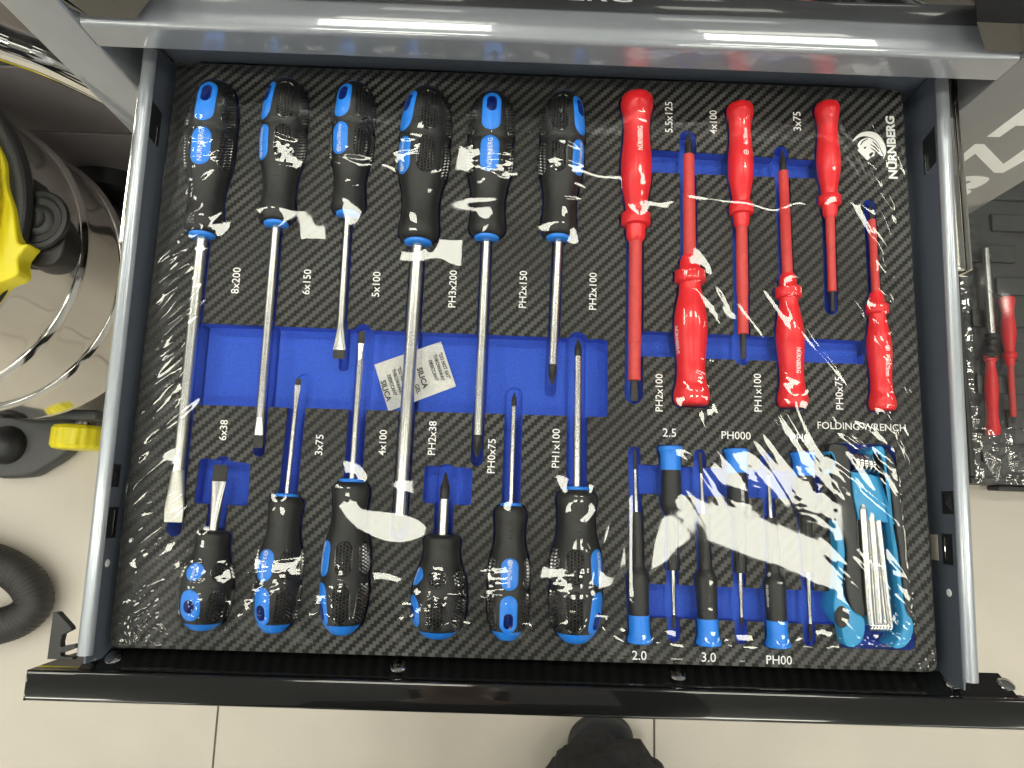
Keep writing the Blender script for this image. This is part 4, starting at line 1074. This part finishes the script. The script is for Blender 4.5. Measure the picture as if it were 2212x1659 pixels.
FX2 = FXg+np.where(FXg < 3, -1, np.where(FXg > TW-3, 1, 0))*(.6+outw); FY2 = FYg+np.where(FYg < 3, -1, np.where(FYg > TH-3, 1, 0))*(.6+outw)
ZZ = ZD_+zf*(1-side*.95)
nx, ny = len(ux), len(uy)
co = np.stack([FX2, FY2, ZZ], -1).reshape(-1, 3)*.001; co[:, 2] += -FLOOR*.001
idx = np.arange(nx*ny).reshape(nx, ny)
q = np.stack([idx[:-1, :-1], idx[1:, :-1], idx[1:, 1:], idx[:-1, 1:]], -1).reshape(-1)
me = bpy.data.meshes.new('shrink_film'); me.vertices.add(nx*ny); me.vertices.foreach_set('co', co.ravel().astype(np.float32))
nq = len(q)//4; me.loops.add(nq*4); me.loops.foreach_set('vertex_index', q.astype(np.int32))
me.polygons.add(nq); me.polygons.foreach_set('loop_start', np.arange(0, nq*4, 4, dtype=np.int32)); me.polygons.foreach_set('use_smooth', np.ones(nq, bool))
me.materials.append(M['film']); me.update(); me.validate()
fo = bpy.data.objects.new('shrink_film', me); COL.objects.link(fo)
fo['label'] = 'clear shrink film stretched over the tool tray, wrinkled at its edges'; fo['category'] = 'plastic film'
# ------------------------------------------------------------------ vacuum cleaner on the floor to the left
VX, VY, VR = -539.0, 409.0, 205.0
vc = thing('vacuum_cleaner', 'chrome drum vacuum cleaner with yellow lid and black clamp, left of the cabinet', 'vacuum cleaner', (VX, VY, FLOOR))
def vz(prof, n=120): 
    v, f = lathe(prof, n, 'z'); return [(a+VX, b+VY, c) for a, b, c in v], f
def bead(z): return [(z-12, VR-1.5), (z-8, VR+1), (z-4, VR+4), (z, VR+5.5), (z+4, VR+4), (z+8, VR+1), (z+12, VR-1.5)]
dp = [(-690, VR-60), (-688, VR-14), (-684, VR-4), (-676, VR), (-668, VR-1)]+[(-640, VR-2)]+bead(-561)+[(-510, VR-2)]+bead(-459)+[(-420, VR-2), (-360, VR-1), (-352, VR+2), (-346, VR+3), (-342, VR)]
part('drum', vz(smoothprof(dp, 4)), M['chrome_dull'], vc, 60)
part('rim', vz(smoothprof([(-343, VR-2), (-341, VR+7), (-334, VR+4), (-332, VR+2), (-330, VR-3), (-329.5, VR-20), (-329, VR-60)], 4)), M['blackpl'], vc, 60)
part('lid', vz(smoothprof([(-328, VR-24), (-318, VR-16), (-300, VR-16), (-270, VR-32), (-240, VR-60), (-225, VR-90), (-220, VR-150), (-219, 2)], 4)), M['yellow'], vc, 60)
# black clamp with a round boss, and the yellow latch over it
def pxprism(pts, z0, z1, b=2, k=4): return prism([tuple(un(u, v, z1)[:2]) for u, v in (smoothpoly(pts, k) if k else pts)], z0, z1, b, 3)
cl = part('clamp', pxprism([(20, 352), (60, 375), (100, 430), (135, 480), (142, 515), (128, 560), (95, 575), (50, 565), (20, 520), (5, 430)], -385, -352, 4), M['rubber'], vc, 50)
bc = un(72, 470, -338)
bs = lathe([(0, 37), (3, 38), (6, 36), (7, 31), (4, 28), (4, 20), (7, 17), (8, 12), (6, 9), (6, 2)], 40, 'z')
part('clamp_boss', ([(a+bc[0], b+bc[1], c-350) for a, b, c in bs[0]], bs[1]), M['rubber'], cl, 40)
part('lid_latch', pxprism([(-60, 270), (2, 330), (12, 400), (28, 450), (38, 520), (60, 526), (50, 540), (38, 560), (38, 592), (0, 610), (-60, 640)], -345, -322, 3), M['yellow'], vc, 50)
# base flange, caster with ribbed yellow wheel, ball
part('base', pxprism([(-40, 890), (60, 905), (128, 905), (160, 890), (175, 935), (140, 980), (95, 1010), (50, 1030), (-40, 1018)], -815, -786, 8), M['greypl'], vc, 50)
rw = un(262, 425, -760)
part('rear_wheel', ([(rw[0]+a, rw[1]+c, -742+b) for a, b, c in lathe([(-24, 40), (-22, 66), (-14, 76), (14, 76), (22, 66), (24, 40)], 48, 'z')[0]], lathe([(-24, 40), (-22, 66), (-14, 76), (14, 76), (22, 66), (24, 40)], 48, 'z')[1]), M['blackpl'], vc, 40)
part('base_ring', vz(smoothprof([(-790, VR-70), (-788, VR-48), (-760, VR-42), (-710, VR-40), (-692, VR-42)], 3)), M['greypl'], vc, 50)
wq = un(172, 943, -776)
wh = []
n = 72
for s in (-22, -20, -14, 14, 20, 22):
    for k in range(n):
        r = {22: 30, 20: 40, 14: 44}[abs(s)]-(1.6 if k % 4 >= 2 and abs(s) < 22 else 0)
        wh.append((r*math.sin(2*PI*k/n), s, r*math.cos(2*PI*k/n)))
wf = [(i*n+k, i*n+(k+1) % n, (i+1)*n+(k+1) % n, (i+1)*n+k) for i in range(5) for k in range(n)]+[tuple(range(n))[::-1], tuple(range(5*n, 6*n))]
cw = part('caster', rbox(wq[0]-52, wq[0]+52, wq[1]+25, wq[1]+43, -768, -728, 6, 3), M['greypl'], vc)
part('wheel', ([(wq[0]+a, wq[1]+b-2, -776+c) for a, b, c in wh], wf), M['yellow'], cw, 30)
part('axle', ([(wq[0]+a, wq[1]+24+c, -776+b) for a, b, c in lathe([(-6, 9), (6, 9)], 20, 'z')[0]], lathe([(-6, 9), (6, 9)], 20, 'z')[1]), M['chrome'], cw, 40)
bq = un(2, 960, -770)
bl = lathe([(34*math.sin(a), max(34*math.cos(a), .2)) for a in [PI*(i/16-.5) for i in range(17)]], 32, 'z')
part('caster_ball', ([(a+bq[0], b+bq[1], c-786) for a, b, c in bl[0]], bl[1]), M['blackpl'], vc, 60)
# the hose
hz = FLOOR+31
hpts = [tuple(un(u, v, hz)) for u, v in ((-320, 1120), (-160, 1165), (-60, 1198), (10, 1222), (58, 1258), (74, 1300), (50, 1332), (0, 1352), (-90, 1366), (-240, 1380))]
hs = spline(hpts, 40)
hr = [29+(1.4 if (i % 4) < 2 else -1.0) for i in range(len(hs))]
hs = []
P = spline(hpts, 8); d_ = [0]
for i in range(1, len(P)): d_.append(d_[-1]+math.dist(P[i], P[i-1]))
N_ = int(d_[-1]/1.5)
for i in range(N_):
    s = d_[-1]*i/(N_-1); hs.append(tuple(float(np.interp(s, d_, [p[k] for p in P])) for k in range(3)))
hr = [29.5+(.9*math.sin(i*2*PI/4)) for i in range(N_)]
ho = thing('vacuum_hose', 'ribbed black hose curling on the floor tiles', 'hose', (hpts[4][0], hpts[4][1], FLOOR))
part('hose', tube(hs, 29, 24, rad=hr), M['hose'], ho, 180)
# ------------------------------------------------------------------ grey cabinet behind the vacuum cleaner
gc = thing('wall_cabinet', 'low grey metal cabinet with wide drawer fronts behind the vacuum cleaner', 'cabinet', (-500, 800, FLOOR))
YG = 640.0
zj = [unY(150, v, YG)[2] for v in (148, 287)]
part('body', rbox(-1500, -105, YG+16, YG+420, FLOOR, -60, 3), M['wallgrey'], gc)
lv = [-66, zj[0], zj[1], zj[1]-150, FLOOR+55]
for i in range(4):
    part('drawer_front', rbox(-1497, -108, YG, YG+14, lv[i+1]+2.5, lv[i]-2.5, 2.5, 3), M['wallgrey'], gc)
part('plinth', rbox(-1490, -115, YG+10, YG+15.5, FLOOR+1, FLOOR+52, 1), M['blackpl'], gc)
# ------------------------------------------------------------------ tool case wrapped in film on the floor to the right
tcx = thing('tool_case', 'open black tool case with red screwdrivers wrapped in film, on the floor at the right', 'tool case', (1180, 400, FLOOR))
CZ = -762.0
xl = un(2093, 900, CZ)[0]; y0 = un(2100, 1045, CZ)[1]; y1 = y0+640
part('case_shell', join(rbox(xl-6, xl+460, y0, y0+12, FLOOR+4, CZ+4, 3), rbox(xl-6, xl+6, y0+12.2, y1, FLOOR+4, CZ+4, 3), rbox(xl+448, xl+460, y0+12.2, y1, FLOOR+4, CZ+4, 3), rbox(xl+6.2, xl+447.8, y1-12, y1, FLOOR+4, CZ+4, 3), rbox(xl+6.2, xl+447.8, y0+12.2, y1-12.2, FLOOR+4, FLOOR+14, 1)), M['blackpl'], tcx)
part('inlay_tray', rbox(xl+8, xl+446, y0+14, y1-14, FLOOR+15, CZ-22, 4), M['greypl'], tcx)
for k in range(9):
    yy0 = y0+40+k*62
    part('inlay_rib', rbox(xl+30+(k % 2)*50, xl+120+(k % 3)*30, yy0, yy0+34, CZ-21.8, CZ-14, 3), M['greypl'], tcx)
part('case_latch', rbox(xl+50, xl+120, y0-10, y0-.2, FLOOR+16, CZ-8, 3), M['blackpl'], tcx)
def case_driver(label, Eu, Tu, k, Hn):
    zc = CZ-4; e = un(*Eu, zc); t_ = un(*Tu, zc); d = (t_-e)[:2]; L = np.linalg.norm(d); d /= L
    t = thing('insulated_screwdriver', label, 'screwdriver', (e[0], e[1], zc), math.atan2(-d[0], d[1]), 'red screwdrivers in the wrapped case')
    red_tool(t, Hn, k, 0)
    lpart('insulated_shaft', lathe([(.985*Hn, 4.6*k), (max(L-12, Hn+5), 4.4*k)], 20), M['redsh'], t)
    lpart('blade', flat_blade(max(L-12, Hn+5), max(L, Hn+18), 2.6, 5, spread=.3), M['black_steel'], t)
case_driver('red screwdriver in the wrapped case pointing towards the near edge', (2174, 642), (2190, 915), 1.15, 128)
case_driver('red screwdriver in the wrapped case with its handle at the near corner', (2145, 940), (2135, 640), 1.05, 165)
p0, p1 = un(2128, 538, CZ), un(2141, 722, CZ); p2, p3 = un(2141, 722, CZ-2), un(2140, 775, CZ-2)
sp_ = thing('spindle', 'grey steel rod with black grip lying in the wrapped case', 'rod', (p0[0], p0[1], CZ))
part('rod', tube([tuple(p0), tuple(p1)], 7.5, 18), M['satin'], sp_)
part('grip', tube(spline([tuple(p2), tuple((p2+p3)/2), tuple(p3)], 10), 11, 18, rad=[10+1.5*math.sin(i*1.3) for i in range(21)]), M['blackpl'], sp_)
nx, ny = 150, 210; X = np.linspace(xl-5, xl+459, nx); Yc = np.linspace(y0+1, y1-2, ny); a, b = np.meshgrid(X, Yc, indexing='ij')
near = np.exp(-((b-y0-30)/70)**2)+.5*np.exp(-((a-xl-5)/16)**2)
Zc = CZ+11+2.5*(vnoise(a/45, b/60, 5)-.5)+near*(16*np.abs(vnoise(a/30+9, b/24+3, 6)-.5)+8*np.abs(vnoise(a/15+1, b/12+5, 8)-.5))
V = np.stack([a, b, Zc], -1).reshape(-1, 3); idx = np.arange(nx*ny).reshape(nx, ny)
F = np.stack([idx[:-1, :-1], idx[1:, :-1], idx[1:, 1:], idx[:-1, 1:]], -1).reshape(-1, 4)
o = mk('wrapping_film', V, F.tolist(), M['film2'], None, 180, None, (0, 0, FLOOR))
o['label'] = 'clear film wrapped over the tool case on the floor, crumpled along the near edge'; o['category'] = 'plastic film'
# ------------------------------------------------------------------ the person taking the picture: trouser leg and shoe in view
ps = thing('person', 'person in black trousers and blue grey shoe standing in front of the open drawer', 'person', (250, -430, FLOOR))
def skin(name, joints, bones, m, root=0, sub=2, par=ps):
    o = ps
    me = bpy.data.meshes.new(name)
    v = [((p[0]-250)*.001, (p[1]+430)*.001, (p[2]-FLOOR)*.001) for p, r in joints]
    me.from_pydata(v, bones, []); me.materials.append(m)
    ob = bpy.data.objects.new(name, me); COL.objects.link(ob); ob.parent = par
    md = ob.modifiers.new('skin', 'SKIN'); md.use_smooth_shade = True
    for i, (p, r) in enumerate(joints):
        sv = me.skin_vertices[0].data[i]; rr = r if isinstance(r, tuple) else (r, r); sv.radius = (rr[0]*.001, rr[1]*.001); sv.use_root = (i == root)
    ms = ob.modifiers.new('smooth', 'SUBSURF'); ms.levels = sub; ms.render_levels = sub
    return ob
toe = un(1300, 1560, -790); TX, TY = toe[0], toe[1]
# body: pelvis, spine, neck, head, arms with hands, legs
J = [((215, -470, 60), 105), ((210, -440, 220), 110), ((200, -370, 420), 120), ((195, -310, 560), 80), ((192, -262, 650), 48), ((190, -205, 730), 72), ((190, -185, 810), 78), ((190, -190, 880), 50),
     ((20, -320, 560), 52), ((-30, -420, 280), 42), ((-40, -380, 40), 32), ((-40, -370, -20), 24),
     ((370, -300, 560), 52), ((450, -200, 360), 42), ((400, 20, 440), 30), ((345, 88, 500), 22),
     ((120, -470, 0), 85), ((90, -470, -370), 58), ((80, -560, -740), 42),
     ((310, -460, 0), 85), ((390, -400, -370), 58), ((TX+6, TY-150, -740), 42)]
Bn = [(0, 1), (1, 2), (2, 3), (3, 4), (4, 5), (5, 6), (6, 7), (3, 8), (8, 9), (9, 10), (10, 11), (3, 12), (12, 13), (13, 14), (14, 15), (0, 16), (16, 17), (17, 18), (0, 19), (19, 20), (20, 21)]
for base_, sx in ((11, 1), (15, -1)):
    hx, hy, hz_ = J[base_][0]
    for k, (dx, dy, l) in enumerate(((26, 8, 40), (24, 2, 46), (20, -6, 44), (12, -14, 36))):
        n0 = len(J); J.append(((hx+sx*14, hy+10-k*13, hz_+8), 9)); J.append(((hx+sx*(14+l*.5), hy+14-k*13, hz_+14), 8)); J.append(((hx+sx*(14+l*.8), hy+10-k*13, hz_-2), 7))
        Bn += [(base_, n0), (n0, n0+1), (n0+1, n0+2)]
    n0 = len(J); J.append(((hx+sx*8, hy-30, hz_+2), 10)); J.append(((hx+sx*34, hy-38, hz_+6), 8)); Bn += [(base_, n0), (n0, n0+1)]
skin('body', J, Bn, M['skin'], 0)
skin('jacket', [((215, -470, 70), 150), ((208, -440, 230), 148), ((200, -370, 430), (165, 130)), ((195, -315, 565), 105), ((30, -322, 565), 75), ((-30, -420, 280), 56), ((-40, -385, 60), 44), ((360, -305, 565), 75), ((450, -200, 355), 56), ((410, -10, 430), 44)],
     [(0, 1), (1, 2), (2, 3), (3, 4), (4, 5), (5, 6), (3, 7), (7, 8), (8, 9)], M['shirt'])
skin('hair', [((190, -205, 890), 62), ((190, -235, 840), 82), ((190, -262, 770), 66)], [(0, 1), (1, 2)], M['hair'], 1)
tr_ = skin('trousers', [((215, -470, 50), 150), ((120, -470, -10), 105), ((90, -475, -370), 84), ((80, -555, -700), 80), ((80, -560, -792), 80),
                  ((312, -460, -10), 105), ((392, -410, -370), 88), ((TX, TY-125, -640), 92), ((TX-2, TY-84, -735), 95), ((TX, TY-58, -788), 100)],
     [(0, 1), (1, 2), (2, 3), (3, 4), (0, 5), (5, 6), (6, 7), (7, 8), (8, 9)], M['cloth'], 0, 4)
tx_ = bpy.data.textures.new('cloth_folds', 'CLOUDS'); tx_.noise_scale = .042; tx_.noise_depth = 2
dm = tr_.modifiers.new('folds', 'DISPLACE'); dm.texture = tx_; dm.strength = .04; dm.mid_level = .5; dm.texture_coords = 'LOCAL'
def shoe(x, y, rz=0):
    L = smoothpoly([(-38, -250), (0, -268), (36, -250), (42, -180), (40, -110), (52, -50), (46, -12), (16, 4), (-20, 0), (-46, -25), (-50, -70), (-40, -130)], 5)
    s_ = part('shoe_sole', prism([(x+a*1.08, y+b) for a, b in L], FLOOR+.5, FLOOR+22, 4), M['sole'], ps, 60)
    V = []; F = []; n = len(L); lev = [(0, 1.0), (14, 1.03), (30, .97), (44, .8), (54, .5), (58, .1)]
    for h_, q in lev:
        for a, b in L:
            hh = h_*(1+.9*max(0, min(1, (-b-90)/120)))
            V.append((x+a*q, y-120+(b+120)*(q*.3+.7), FLOOR+20+hh))
    for i in range(len(lev)-1):
        for k in range(n): F.append((i*n+k, i*n+(k+1) % n, (i+1)*n+(k+1) % n, (i+1)*n+k))
    F.append(tuple(range((len(lev)-1)*n, len(lev)*n)))
    part('shoe', (V, F), M['shoe'], ps, 180)
shoe(TX, TY+2); shoe(82, TY-240)
